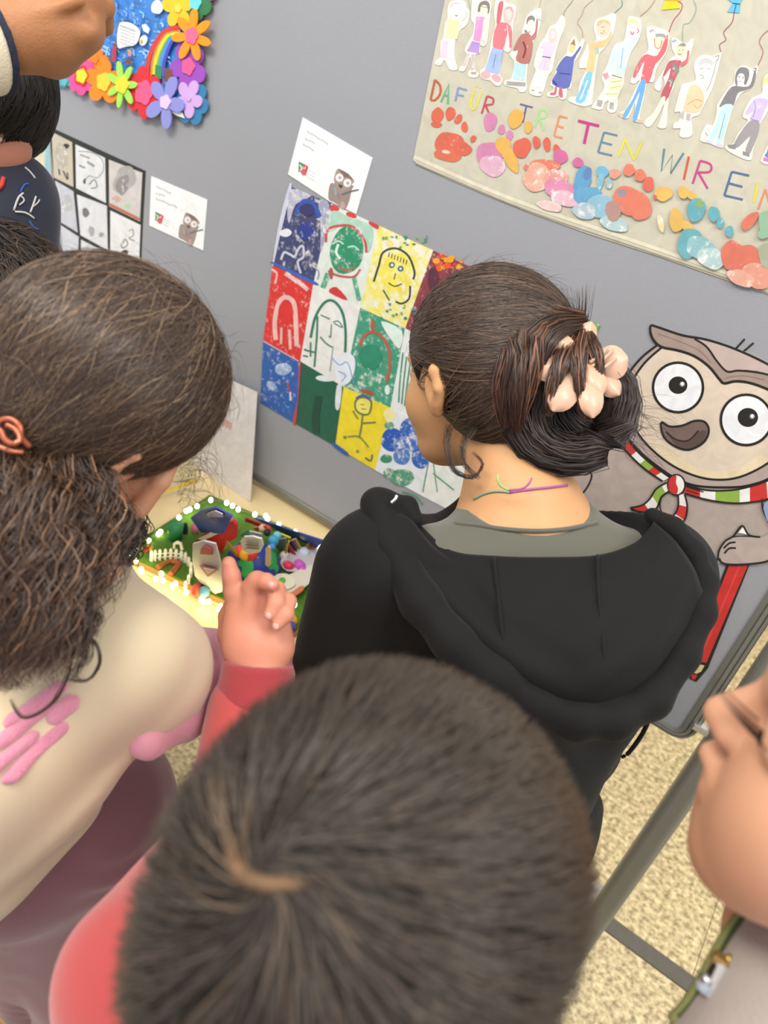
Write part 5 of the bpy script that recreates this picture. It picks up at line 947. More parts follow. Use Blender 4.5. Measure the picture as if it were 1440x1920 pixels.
sculpt('hoodie', torso(.014) + [Cap(sl, el_l, .058, .050, .05), Cap(el_l, hl - (0, .03, 0), .050, .032, .02), Cap(sr, el_r, .056, .052, .05), Cap(el_r, hr + (.08, -.05, .02), .046, .032, .02), Cap(P(720, 1190, .86), P(800, 1340, .92), .055, .065, .05), Cap(P(945, 1440, .97), hip + (0, 0, -.02), .110, .118, .05),
                 Ell(P(1003, 940, .79), (.132, .12, .066), TB, .006, True)], .0045, BLK, kid, wrinkle(.0040, 20, 3, (1, .3, -.6)))
# the hood lying open over her back
top = [(700, 945, .80), (735, 985, .782), (790, 1020, .764), (850, 1036, .752), (920, 1042, .745), (1000, 1044, .742), (1080, 1040, .748), (1150, 1022, .758), (1205, 990, .776), (1228, 968, .80)]
bot = [(690, 1075, .77), (725, 1150, .745), (790, 1225, .73), (870, 1275, .715), (950, 1310, .71), (1040, 1340, .71), (1130, 1350, .72), (1220, 1310, .74), (1290, 1215, .765), (1312, 1110, .79)]
def loft(name, rows, thick, mt, parent, wr=None, ns=6):
    """cloth surface through rows of points, given a real thickness"""
    R = [np.array(smoothed([P(*q) for q in r], ns)) for r in rows]; n = len(R[0])
    cols_ = [np.array(smoothed([r[i] for r in R], ns)) for i in range(n)]; G = np.stack(cols_, 1); m_ = len(G)
    gu = np.gradient(G, axis=1); gv = np.gradient(G, axis=0); Nn_ = np.cross(gu, gv); Nn_ /= np.linalg.norm(Nn_, axis=2, keepdims=True) + 1e-9
    Nn_ *= np.sign((Nn_ * (CAMP - G)).sum(2, keepdims=True))
    if wr: G = G + Nn_ * wr(G.reshape(-1, 3)).reshape(m_, n, 1)
    V = np.concatenate([G.reshape(-1, 3), (G - Nn_ * thick).reshape(-1, 3)]); k = m_ * n; q = []
    for i in range(m_ - 1):
        for j in range(n - 1): a_ = i * n + j; q += [[a_, a_ + 1, a_ + n + 1, a_ + n], [k + a_, k + a_ + n, k + a_ + n + 1, k + a_ + 1]]
    for j in range(n - 1): q += [[j, k + j, k + j + 1, j + 1], [(m_-1)*n + j, (m_-1)*n + j + 1, k + (m_-1)*n + j + 1, k + (m_-1)*n + j]]
    for i in range(m_ - 1): q += [[i*n, i*n + n, k + i*n + n, k + i*n], [i*n + n - 1, k + i*n + n - 1, k + i*n + 2*n - 1, i*n + 2*n - 1]]
    return mesh(name, V, np.array(q), mt, parent, smooth=True, fast=True)
rows = [[(752, 952, .792), (790, 985, .778), (845, 1030, .762), (930, 1040, .752), (1020, 1044, .748), (1120, 1040, .752), (1190, 1018, .765), (1226, 980, .780)],
        [(736, 975, .775), (780, 1045, .752), (850, 1092, .734), (930, 1112, .722), (1020, 1122, .718), (1120, 1115, .722), (1212, 1075, .738), (1266, 1015, .760)],
        [(733, 1010, .765), (790, 1115, .738), (870, 1178, .716), (945, 1212, .700), (1030, 1228, .694), (1130, 1216, .700), (1226, 1160, .720), (1300, 1065, .752)],
        [(738, 1045, .762), (806, 1170, .733), (890, 1245, .712), (960, 1285, .700), (1040, 1308, .695), (1130, 1302, .700), (1226, 1245, .716), (1318, 1110, .750)],
        [(745, 1055, .782), (812, 1186, .756), (893, 1262, .738), (963, 1306, .730), (1045, 1334, .728), (1135, 1328, .732), (1240, 1262, .742), (1328, 1122, .768)]]
w0 = wrinkle(.0040, 9, 31, (.9, -.1, .5))
FOLDS = [([(770, 1030, .748), (830, 1110, .725), (910, 1190, .705), (1000, 1260, .694), (1080, 1290, .692)], .0080, .012), ([(800, 1030, .75), (880, 1110, .72), (960, 1180, .70), (1040, 1225, .692)], -.0050, .010), ([(1240, 1040, .75), (1180, 1110, .72), (1110, 1180, .70), (1060, 1240, .692)], .0075, .013),
         ([(1190, 1040, .755), (1120, 1100, .722), (1050, 1150, .708)], .0055, .011), ([(1280, 1080, .75), (1230, 1180, .72), (1160, 1250, .70), (1100, 1290, .694)], .0070, .011), ([(900, 1060, .745), (930, 1130, .718), (955, 1200, .702)], .0035, .008)]
FOLDS = [(np.array(smoothed([P(*q) for q in l], 5)), h, w_) for l, h, w_ in FOLDS]
def wf(p):
    f = w0(p)
    for l, h, w_ in FOLDS:
        d2 = ((p[:, None] - l[None]) ** 2).sum(2); i = d2.argmin(1); tt = i / (len(l) - 1); f = f + h * np.exp(-d2.min(1) / (w_ * w_)) * np.sin(np.pi * np.clip(tt * .9 + .08, 0, 1)) ** .6
    return f
loft('hood', rows, .007, BLK, kid, wf)
fe = [(708, 946, .788), (735, 1030, .757), (790, 1130, .730), (850, 1205, .712), (930, 1272, .700), (1005, 1325, .698), (1080, 1352, .702), (1150, 1352, .708), (1222, 1312, .722), (1280, 1230, .738), (1316, 1150, .752), (1322, 1090, .765), (1300, 1035, .775), (1262, 990, .782), (1222, 966, .790)]
fr_ = [.0185, .019, .019, .0185, .018, .0165, .0165, .0165, .0165, .0145, .0125, .0115, .0105, .0095, .0085]
fe = [Cap(P(*fe[i]), P(*fe[i+1]), fr_[i], fr_[i+1], .012) for i in range(len(fe) - 1)]
fe2 = [(722, 934, .80), (765, 948, .78), (780, 975, .772)]; fe += [Cap(P(*fe2[i]), P(*fe2[i+1]), .0085, .008, .010) for i in range(2)]
for sm in ([(925, 1044, .749), (934, 1120, .717), (944, 1210, .699), (958, 1280, .698)], [(1120, 1041, .749), (1121, 1112, .719), (1130, 1212, .697), (1130, 1290, .700)]): tube('hood_seam', [P(*q) - CF * .001 for q in sm], .0016, BLK, kid, 8)
sculpt('hood_edge', fe, .0036, BLK, kid)
tube('drawstring', [P(1222, 1335, .735), P(1205, 1375, .75), P(1180, 1410, .76), P(1166, 1420, .765)], [.0028, .0024, .0022, .0016], BLK, kid, 8)
tube('drawstring_eyelet', [P(733, 943, .762), P(741, 936, .762), P(744, 929, .763)], .0018, CHROME, kid, 8)
TRB = mat('black_trousers', '#0a0a0b', .85, bump=.2)
fL, fR = np.array((-.25, .60, 0)), np.array((-.10, .68, 0))
hL, hR = hip + SHA * -.065, hip + SHA * .065
sculpt('trousers', [Cap(hL + (0, 0, .03), hR + (0, 0, .03), .095, .095, .03), Cap(hL, (hL + Z(fL, 0)) / 2, .088, .066, .03), Cap((hL + Z(fL, 0)) / 2, Z(fL, .07), .066, .045, .02), Cap(hR, (hR + Z(fR, 0)) / 2, .088, .066, .03), Cap((hR + Z(fR, 0)) / 2, Z(fR, .07), .066, .045, .02)], .007, TRB, kid, wrinkle(.003, 24, 2))
ff = TB[1] * (1, 1, 0); shoe('shoe', fL, ff, '#2a2a2c', kid, 1.1); shoe('shoe', fR, ff, '#2a2a2c', kid, 1.1)
# hair
KG = P(1072, 640, .80)                                    # where the clip gathers the hair
cf = cap_field(KC, KF, KU, KS, .008); bm_ = frame(KF, KU)
def kmask(p):
    x, y, z = loc(KC, bm_, KS, p); nape = (z > -.050 - .35 * (y + .06)) | (y < -.03) & (z > -.062)
    return nape & ((y < .062) | (z > .06)) & ~((np.abs(x) > .05) & (y > -.035) & (z < .022)) & (z > -.066)
cut = [Ell(hw(0, .085, -.045), np.array((.085, .075, .085)) * KS, HM, .006, True), Ell(hw(.085, .01, -.03), np.array((.03, .038, .052)) * KS, HM, .004, True), Ell(hw(-.085, .01, -.03), np.array((.03, .038, .052)) * KS, HM, .004, True), Half(hw(0, 0, -.058), -HM[2] + .25 * HM[1])]
capo = sculpt('hair', cf[:1] + [Ell(hw(0, -.045, -.012), np.array((.064, .056, .052)) * KS, HM, .02)] + cut, .004, mat('hair_dark_base', '#16100c', .7), kid)
Cn, Nn = grow(cf, 11000, KC, kmask, lambda p: KG - p, lambda p: np.linalg.norm(KG - p, axis=1) * .8, 9, (.0006, .004), .10)
strands('hair_strand', Cn, .00055, shade(len(Cn), '#43352b', .25, '#6a5140', .12), capo, Nn)
bunc = []
def K_(l): return [P(*q) for q in l]
# the drooping loop, lower right
bunc.append(bundle(K_([(1085, 625, .79), (1020, 700, .785), (985, 770, .79), (1010, 830, .79), (1080, 850, .785), (1140, 815, .78), (1155, 740, .78), (1120, 680, .78)]), [.012, .022, .024, .020, .018, .020, .022, .016], 1500, 18, .003, 2))
bunc.append(bundle(K_([(1080, 660, .80), (1060, 730, .80), (1070, 790, .80), (1110, 810, .80), (1130, 760, .80)]), [.02, .026, .026, .024, .02], 900, 12))
# fan of ends falling to the left of the clip
for (l, r, n) in (([(1090, 600, .785), (1010, 600, .765), (950, 640, .765), (925, 710, .775), (925, 780, .785)], [.008, .012, .013, .010, .003], 520), ([(1090, 605, .785), (1020, 615, .755), (970, 660, .752), (945, 730, .76), (950, 800, .775)], [.008, .012, .014, .011, .004], 560),
                ([(1095, 610, .78), (1040, 625, .75), (1000, 670, .745), (975, 740, .75), (970, 810, .77)], [.007, .010, .012, .010, .003], 460), ([(1090, 600, .785), (1030, 590, .77), (960, 610, .775), (915, 660, .785), (918, 730, .80)], [.007, .010, .010, .008, .002], 380),
                ([(1095, 620, .775), (1085, 660, .745), (1085, 720, .740), (1095, 790, .75)], [.006, .006, .005, .002], 220), ([(1085, 620, .775), (1055, 670, .745), (1035, 730, .742), (1030, 780, .75)], [.006, .007, .006, .002], 240), ([(1100, 620, .775), (1115, 650, .75), (1125, 690, .745), (1118, 760, .75)], [.005, .005, .004, .002], 140)):
    bunc.append(bundle(K_(l), r, n, 14, .0015, 2))
up1 = [bundle(K_([(1085, 640, .80), (1080 + i * 9, 590, .79), (1075 + i * 14, 545 - abs(i) * 6, .79)]), [.003, .005, .008], 9, 8) for i in (-1, 0, 1, 2)]
for b_, bc, w_ in ((bunc[0], '#2b201b', .0006), (bunc[1], '#221915', .0006)): strands('bun_hair', b_, w_, shade(len(b_), bc, .35), capo)
for b_ in bunc[2:]: strands('bun_hair', b_, .0006, shade(len(b_), '#38261d', .3, '#6b4631', .26), capo)
for b_ in up1: strands('loose_hair', b_, .0003, shade(len(b_), '#2a1c15', .3), capo)
wisps = [[(845, 800, .80), (838, 830, .79), (850, 880, .785), (885, 895, .785), (905, 870, .785), (885, 848, .785)], [(900, 790, .80), (870, 830, .79), (872, 870, .785), (900, 898, .785)], [(1150, 790, .79), (1185, 820, .80), (1230, 845, .82)], [(1150, 760, .79), (1200, 770, .80), (1260, 800, .82)]]
for l in wisps[:2]: strands('loose_hair', bundle(K_(l), [.005, .004, .003, .002, .0015, .001][:len(l)], 26, 16, .001, 2), .00022, shade(26, '#2a1c14', .3), capo)
for l in wisps[2:]: strands('loose_hair', bundle(K_(l), [.010, .018, .03], 24, 12, .004, 1.5), .00018, shade(24, '#2a1c14', .3), capo)
fly = grow(cf, 240, KC, lambda p: kmask(p) & ((p - KC) @ HM[2] > .03), lambda p: KG - p, .07, 8, (.001, .016), .6); strands('loose_hair', fly[0], .00018, shade(len(fly[0]), '#2e231c', .3), capo, fly[1])
# claw clip of wide petals
clip = empty('hair_clip', tuple(P(1095, 680, .75))); label(clip, 'pale pink flower shaped claw clip in the bun of the girl in black', 'hair clip')
CLIPM = mat('pearly_pink_plastic', '#c79f86', .42, coat=.15)
def petal(u, v, d, L1, wd, ang, tilt=.3):
    """rounded petal: length L1, width wd (pixels), base at (u, v), pointing along image angle ang"""
    ca, sa = math.cos(ang), math.sin(ang); V, Fc = [], []; nr, nc = 9, 7; k = d / F
    for side in (0, 1):
        for i in range(nr + 1):
            t = i / nr; hw_ = wd / 2 * (math.sin(math.pi * min(1, t * .95 + .05)) ** .55 if t < .98 else .12) * (.45 + .75 * t) ** .6
            for j in range(nc + 1):
                s_ = (j / nc - .5) * 2; x, y = t * L1, s_ * hw_
                dd = d - tilt * .02 * math.sin(t * 2.2) + .004 * s_ * s_ + side * .0022
                V.append(P(u + x * ca - y * sa, v + x * sa + y * ca, dd))
    a = (nr + 1) * (nc + 1)
    for i in range(nr):
        for j in range(nc):
            q = i * (nc + 1) + j; Fc.append([q, q + 1, q + nc + 2, q + nc + 1]); Fc.append([a + q, a + q + nc + 1, a + q + nc + 2, a + q + 1])
    ring = [i * (nc + 1) for i in range(nr + 1)] + [nr * (nc + 1) + j for j in range(1, nc + 1)] + [i * (nc + 1) + nc for i in range(nr - 1, -1, -1)] + list(range(nc - 1, 0, -1))
    o_ = len(V); V += [V[r] for r in ring] + [V[a + r] for r in ring]; n_ = len(ring)
    Fc += [[o_ + i, o_ + (i + 1) % n_, o_ + n_ + (i + 1) % n_, o_ + n_ + i] for i in range(n_)]
    return mesh('petal', V, Fc, CLIPM, clip, smooth=True)
for q in ((1078, 692, .752, 80, 58, math.pi + .02, .5), (1085, 695, .748, 90, 62, 2.15, .6), (1105, 700, .745, 84, 52, 1.50, .6), (1085, 670, .752, 64, 40, 3.85, .4), (1112, 690, .755, 68, 72, -.28, .2), (1118, 700, .757, 60, 46, .75, .2), (1090, 660, .765, 60, 40, -1.25, .1), (1100, 682, .747, 66, 46, 1.12, .5)): petal(*q)
for a, b in (((1105, 690), (1150, 655)), ((1108, 698), (1155, 672)), ((1105, 680), (1140, 650))): tube('clip_tooth', [P(*a, .748), P((a[0]+b[0])/2, (a[1]+b[1])/2 + 4, .745), P(*b, .75)], [.0022, .002, .0012], CLIPM, clip, 8)
nk_ = empty('necklace', tuple(P(960, 915, .77))); label(nk_, 'thin green and purple cord necklace knotted at the nape', 'necklace')
def on_skin(l, off=.0012):
    p = np.array([P(*q) for q in l]); return list(to_surface(body, p, off, 4))
tube('green_cord', on_skin([(860, 918, .79), (885, 912, .78), (920, 913, .775), (952, 918, .77)]), .0012, mat('green_cord', '#7da08a', .6), nk_, 6)
tube('purple_cord', on_skin([(952, 918, .77), (1000, 914, .77), (1040, 910, .775), (1068, 908, .79)]), .0013, mat('purple_cord', '#a0568e', .6), nk_, 6)
tube('cord_end', [P(955, 919, .762), P(940, 912, .758), P(933, 900, .756), P(934, 890, .757)], .0011, mat('green_cord_bright', '#8fc27a', .6), nk_, 6)
tube('cord_end', [P(952, 919, .762), P(980, 916, .758), P(993, 905, .756), P(997, 896, .757)], .0011, mat('purple_cord', '#a0568e', .6), nk_, 6)

# ============================================================ boy seen from above in the foreground
BC = P(662, 1732, .360); BF = (-.10, .92, -.36); BU = (-.02, .30, .95); BS = 1.0
boy = person('boy in red hoodie seen from above, short dark hair with a crown whorl', (-.08, .12, 0))
bs_l, bs_r = P(262, 1830, .50), P(262, 1830, .50) + np.array((.25, -.04, -.02)); bnk = (bs_l + bs_r) / 2 + (0, .02, .03); bhip = np.array((-.09, .05, .70))
wr = P(485, 1262, .70); elb = P(455, 1560, .66)
hp, bw, BM = head(BC, BF, BU, BS, neck=bnk, nk=.046)
RED = mat('red_sweat', '#ab3f3d', .85, bump=.3, bscale=900, sheen=.35, var=.05, vscale=30); REDC = mat('red_cuff', '#922a30', .85, bump=.4, bscale=600, sheen=.3)
hf = []
def H(u, v, d=.69): return P(u, v, d)
def fin(l, r, k=.004):
    for i in range(len(l) - 1): hf.append(Cap(H(*l[i]), H(*l[i+1]), r[i], r[i+1], k))
hf += [Cap(elb, H(485, 1290, .70), .034, .026, .01), Cap(H(487, 1290, .70), H(482, 1215, .70), .0245, .0235, .012)]
hf += [Ell(H(480, 1185, .70), (.028, .030, .016), np.stack((CR, CD, CF)), .014), Cap(H(448, 1215, .70), H(448, 1140, .70), .013, .012, .012), Cap(H(525, 1215, .70), H(518, 1165, .705), .013, .010, .012)]
fin([(447, 1150, .70), (440, 1110, .695), (434, 1080, .692), (429, 1056, .690)], [.0105, .0094, .0078, .0066])
fin([(468, 1150, .695), (474, 1100, .687), (482, 1088, .682), (500, 1090, .674), (512, 1097, .668)], [.0115, .0088, .0080, .0068, .0056])
fin([(492, 1150, .70), (508, 1112, .69), (518, 1106, .682), (518, 1130, .672), (506, 1152, .668)], [.0105, .0080, .0078, .0072, .0058])
fin([(510, 1165, .70), (530, 1132, .692), (540, 1128, .685), (536, 1152, .674), (520, 1172, .67)], [.0095, .0076, .0074, .0068, .0054])
fin([(452, 1225, .705), (432, 1190, .712), (430, 1155, .715), (436, 1130, .716)], [.012, .0105, .0090, .0072], .007)
sculpt('body', hp + [Cap(bnk, bnk + (0, -.01, -.1), .05, .08, .03), Cap(bs_l, elb, .034, .030, .02)] + hf, .0022, SKINP, boy); eyes(bw, BS, boy, BM)
for (u, v, d) in ((508, 1097, .6645), (503, 1155, .6630), (517, 1175, .6650)):
    ball('fingernail', H(u, v, d), .0034, mat('nail_pink', '#e8a6a0', .25, coat=.3), boy, (1, .6, 1.1), 10)
sculpt('hoodie', [Cap(bs_l + (.02, 0, .0), bs_r - (.02, 0, 0), .052, .052, .04), Cap(bnk + (0.01, -.02, -.12), bhip + (0, 0, .05), .092, .11, .04), Cap(bs_l, elb, .050, .048, .03), Cap(elb, P(470, 1330, .70), .052, .038, .03), Cap(bs_r, np.array((.13, .16, .84)), .062, .052, .04), Cap(np.array((.13, .16, .84)), np.array((.02, .30, .80)), .048, .036, .03), Ell(bnk + (0, .02, .05), (.062, .062, .06), None, .01, True)], .0045, RED, boy, wrinkle(.0042, 26, 11, (.5, .3, 1)))
sculpt('cuff', [Cap(H(478, 1330, .70), H(484, 1252, .70), .0385, .0325, .01), Half(H(484, 1240, .70), -CD * 1 + CR * .10, .003)], .0028, REDC, boy)
NAVY = mat('navy_trousers', '#222839', .85, bump=.2)
for_ = [np.array((-.16, .05, 0)), np.array((0, .02, 0))]
sculpt('trousers', [Cap(bhip + (-.05, 0, 0), bhip + (.05, 0, 0), .10, .10, .03)] + sum([[Cap(bhip + (sx, 0, 0), np.array((f_[0], f_[1] + .02, .38)), .085, .062, .02), Cap(np.array((f_[0], f_[1] + .02, .38)), Z(f_, .07), .062, .045, .02)] for sx, f_ in ((-.06, for_[0]), (.06, for_[1]))], []), .008, NAVY, boy)
for f_ in for_: shoe('shoe', f_, (0, 1, 0), '#e4e2dc', boy)
sculpt('hand_in_sleeve', rest_hand(np.array((.02, .30, .80)), (-.5, .85, 0), .85), .003, SKINP, boy)
WH = P(505, 1655, .26)                                    # whorl
bcf = cap_field(BC, BF, BU, BS, .015, [Ell(bw(0, .03, .045), np.array((.078, .075, .058)) * BS, BM, .03)]); WH = to_surface(bcf, WH[None])[0]
def bmask(p): x, y, z = loc(BC, BM, BS, p); return (z > -.055) & ((y < .09) | (z > .03))
def bdir(p):
    r = p - WH; dist = np.linalg.norm(r, axis=1, keepdims=True); g = grad_(bcf, p); sw = np.cross(g, r)
    v = r / (dist + 1e-6) + sw / (dist + 1e-6) * (-.9 * np.exp(-dist / .04)) + np.array(BM[1]) * .35 * np.clip(dist / .08, 0, 1); return v
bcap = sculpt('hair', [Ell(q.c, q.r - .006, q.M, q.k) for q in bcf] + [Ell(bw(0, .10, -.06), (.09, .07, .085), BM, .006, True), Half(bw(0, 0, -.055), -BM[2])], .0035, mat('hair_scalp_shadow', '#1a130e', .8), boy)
Cn, Nn = grow(bcf, 24000, BC, bmask, bdir, lambda p: .034 + .010 * rng.random(len(p)), 7, (-.006, .0075), .17)
# clump neighbouring hairs into locks
def clump(Cn, n, amt):
    r0 = Cn[:, 3]; idx = rng.integers(0, len(Cn), n); best = np.full(len(Cn), 9.0); bi = np.zeros(len(Cn), int)
    for k_, i in enumerate(idx):
        d_ = ((r0 - r0[i]) ** 2).sum(1); m_ = d_ < best; best[m_] = d_[m_]; bi[m_] = i
    t = (np.linspace(0, 1, Cn.shape[1]) ** 1.3 * amt)[None, :, None]
    return Cn * (1 - t) + Cn[bi] * t
Cn = clump(Cn, 1200, .22)
part = np.array([P(u, v, .27) for u, v in ((408, 1550), (430, 1600), (470, 1645), (530, 1672), (590, 1668))]); part = to_surface(bcf, part)
pl = np.array(smoothed(part, 6)); dmin = np.min(np.linalg.norm(Cn[:, 0][:, None] - pl[None], axis=2), axis=1)
bc_ = shade(len(Cn), '#32281f', .17, '#463829', .08); nearp = np.exp(-(dmin / .0018) ** 2)[:, None]; bc_ = bc_ * (1 - nearp) + np.array(L('#6e5740')[:3]) * nearp
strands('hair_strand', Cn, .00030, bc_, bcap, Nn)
sculpt('parting', [Cap(pl[i] - (pl[i] - BC) * .045, pl[i+1] - (pl[i+1] - BC) * .045, .0017, .0017, .003) for i in range(len(pl) - 1)], .0011, mat('scalp', '#6a5038', .8), bcap)
# ============================================================ girl with curly ponytail, left
GC = P(196, 745, .655); GF = (.1, .85, -.5); GU = (.35, .43, .80); GS = 1.0
girl = person('girl with brown curly ponytail in cream and pink sweatshirt, seen from behind', (-.5, .3, 0))
gnb = np.array((-.463, .315, 1.175)); gf = np.array((.30, .95, 0)); gR = np.array((.95, -.30, 0)); ghip = np.array((-.505, .27, .76))
gsr = P(243, 1290, .66); gsl = gnb - gR * .125 + (0, 0, -.035)
gel = P(400, 1275, .76); gha = P(450, 1255, .80)
hp, gw, GM = head(GC, GF, GU, GS, neck=gnb + (0, .01, .0), nk=.043)
body = hp + [Cap(P(326, 862, .668), P(302, 900, .668), .0065, .0080, .004), Cap(P(302, 900, .668), P(262, 955, .680), .0080, .0085, .006), Cap(gnb, gnb + (0, 0, -.1), .045, .06, .03), Cap(gsr, gel, .036, .03, .02), Cap(gel, gha, .028, .019, .02)] + rest_hand(gha, (.2, .9, -.3), .85, -1)
sculpt('body', body, .003, SKIN, girl); eyes(gw, GS, girl, GM)
CREAM = mat('cream_sweat', '#c6b597', .85, bump=.25, bscale=800, sheen=.3, var=.03, vscale=12); PINK = mat('pink_sweat', '#cf8f9e', .85, bump=.3, bscale=700, sheen=.35)
gm1, gm2 = P(5, 1390, .66), P(-70, 1560, .74)
tor = [Cap(P(215, 1235, .66), gsl + gR * .03, .058, .058, .05), Cap(gnb + (0, -.01, -.09), gm1, .098, .092, .04), Cap(gm1, gm2, .092, .098, .04), Cap(P(215, 1235, .66), P(275, 1258, .70), .060, .056, .04), Cap(P(275, 1258, .70), P(305, 1245, .735), .056, .046, .02)]
gcut = [Ell(gnb + (0, .02, .045), (.058, .058, .045), None, .008, True), Half(P(30, 1690, .74), CD + CR * .9, .01), Half(P(362, 1240, .72), (P(405, 1262, .76) - P(330, 1262, .70)) + CR * .04, .006)]
tor2 = tor + gcut
sculpt('sweatshirt', tor2, .0042, CREAM, girl, wrinkle(.0060, 19, 21, (.9, .5, -.7)))
sculpt('sleeve', [Cap(P(300, 1255, .71), gel, .048, .042, .02), Cap(gel, gha - (0.01, .03, 0), .044, .030, .02), Cap(P(268, 1375, .66), P(310, 1340, .70), .022, .03, .03)], .004, PINK, girl, wrinkle(.0034, 42, 4, (.8, .6, .1)))
tube('sleeve_piping', on_skin([(356, 1172, .70), (362, 1200, .70), (368, 1240, .70), (364, 1280, .70), (358, 1310, .70)]) if False else [P(350, 1180, .715), P(372, 1188, .705), P(372, 1220, .69), P(360, 1262, .682), P(352, 1300, .685)], .0026, PINK, girl, 8)
FLEECE = mat('pink_terry', '#cf8298', .95, bump=1, bscale=500, sheen=.6)
def patch(l, r, n):
    p = to_surface(tor, np.array([P(*q) for q in smoothed(l, 4)]), .002); pr = [Cap(p[i], p[i+1], r, r, .004) for i in range(len(p) - 1)]
    sculpt(n, pr, .0018, FLEECE, girl)
patch([(-20, 1360, .52), (30, 1322, .52), (66, 1298, .52)], .0048, 'terry_letter'); patch([(-20, 1405, .53), (20, 1375, .53), (60, 1335, .53)], .0048, 'terry_letter')
patch([(84, 1378, .54), (104, 1358, .54), (116, 1350, .54)], .0055, 'terry_letter'); patch([(-20, 1460, .54), (20, 1428, .54), (58, 1404, .54)], .0042, 'terry_letter')
patch([(10, 1478, .55), (30, 1465, .55), (50, 1440, .55), (90, 1408, .55), (116, 1398, .55), (112, 1418, .55), (70, 1444, .55), (44, 1468, .55), (30, 1476, .55)], .0026, 'terry_letter')
MAUVE = mat('mauve_trousers', '#80555c', .85, bump=.3, bscale=600, sheen=.3, var=.06, vscale=9)
gh = [P(165, 1500, .95), P(20, 1560, .92)]; gft = [np.array((-.47, .33, 0)), np.array((-.62, .36, 0))]
sculpt('trousers', [Cap(gh[0] + (0, 0, -.02), gh[1] + (0, 0, -.02), .108, .108, .03)] + sum([[Cap(h_ + (0, 0, -.02), (h_ + Z(f_, 0)) / 2, .092, .072, .03), Cap((h_ + Z(f_, 0)) / 2, Z(f_, .07), .072, .060, .02)] for h_, f_ in zip(gh, gft)], []), .006, MAUVE, girl, wrinkle(.004, 20, 6, (.3, .2, 1)))
for f_ in gft: shoe('shoe', f_, gf, '#b98a2e', girl)
GG = P(22, 822, .60)
gcf = cap_field(GC, GF, GU, GS, .010)
def gmask(p): x, y, z = loc(GC, GM, GS, p); return (((y < .060) & (z > -.045 - .3 * (y + .02))) | (z > .055)) & ~((np.abs(x) > .05) & (y > -.030) & (z < .020) ) & (z > -.06)
gcap = sculpt('hair', gcf[:1] + [Ell(gw(0, -.045, -.012), np.array((.066, .058, .054)) * GS, GM, .02), Ell(gw(0, .085, -.045), (.085, .07, .085), GM, .006, True), Ell(gw(-.085, .01, -.03), (.03, .038, .052), GM, .004, True), Ell(gw(.085, .01, -.03), (.03, .038, .052), GM, .004, True), Half(gw(0, 0, -.058), -GM[2] + .25 * GM[1])], .004, mat('hair_brown_base', '#1c140e', .75), girl)
Cn, Nn = grow(gcf, 14000, GC, gmask, lambda p: GG - p, lambda p: np.linalg.norm(GG - p, axis=1) * .75, 10, (.0006, .006), .16, .0022)
strands('hair_strand', Cn, .00045, shade(len(Cn), '#43342a', .28, '#7c644b', .15), gcap, Nn)
GKs = lambda l: [P(*q) for q in l]
for (l, r, n, cu, fr) in (([(28, 822, .60), (40, 900, .565), (60, 1000, .55), (60, 1110, .545), (50, 1230, .55)], [.012, .030, .040, .042, .026], 900, .010, 3.2), ([(28, 822, .60), (-10, 910, .565), (-10, 1020, .55), (0, 1140, .55), (10, 1280, .55)], [.012, .028, .036, .036, .018], 700, .009, 3.2),
                          ([(30, 825, .60), (90, 900, .58), (130, 1000, .565), (130, 1100, .56), (120, 1200, .56)], [.010, .022, .028, .024, .014], 520, .010, 3), ([(30, 825, .60), (110, 880, .59), (160, 960, .59), (165, 1050, .585), (140, 1150, .58)], [.008, .014, .018, .016, .008], 260, .006, 2.5)):
    for s_ in range(7):
        o_ = rng.normal(size=3) * .010; l2 = [np.array(GKs([q])[0]) + o_ * min(1, i * .6) for i, q in enumerate(l)]
        r2 = [x * .55 for x in r]; b_ = bundle(l2, r2, n // 7, 22, cu, fr * rng.uniform(.8, 1.4), phase=rng.uniform(0, 6))
        strands('ponytail_hair', b_, .00045, shade(len(b_), '#3b2a20', .38, '#7a5a41', .16), gcap)
for i in range(26):
    u, v = rng.uniform(20, 165), rng.uniform(900, 1180); l = [(u, v, .55), (u + rng.uniform(-10, 25), v + 50, .548), (u + rng.uniform(-20, 30), v + 110, .55)]
    b_ = bundle(GKs(l), [.004, .003, .001], 16, 22, .006, rng.uniform(1.5, 3), phase=rng.uniform(0, 6)); strands('loose_curl', b_, .00035, shade(len(b_), '#35261c', .3), gcap)
for l in ([(150, 1130, .56), (160, 1180, .558), (185, 1215, .555), (186, 1250, .555), (160, 1275, .555), (125, 1272, .555)], [(140, 1200, .555), (125, 1270, .552), (95, 1320, .552), (45, 1345, .552), (20, 1310, .552)], [(160, 1090, .565), (175, 1150, .56), (160, 1220, .56), (120, 1232, .56)], [(170, 1180, .56), (155, 1228, .56), (125, 1210, .56)]):
    strands('loose_curl', bundle(GKs(l), [.0015] * len(l), 10, 20), .0004, shade(10, '#33241a', .2), gcap)
for i in range(46):                                        # frizz by the face and ear
    u, v = rng.uniform(330, 372), rng.uniform(650, 930); a = rng.uniform(10, 70)
    l = [(u - 10, v, .68), (u + a * .5, v + rng.uniform(-10, 40), .69), (u + a * .8, v + rng.uniform(20, 90), .70)]
    strands('loose_curl', bundle(GKs(l), [.003, .010, .014], 3, 18, .005, rng.uniform(1, 2.5)), .00016, shade(3, '#54402e', .3), gcap) if i % 1 == 0 else None
fl_ = grow(gcf, 300, GC, lambda p: gmask(p), lambda p: GG - p, .08, 9, (.002, .022), .8, .004); strands('loose_curl', fl_[0], .00018, shade(len(fl_[0]), '#5a4634', .3), gcap, fl_[1])
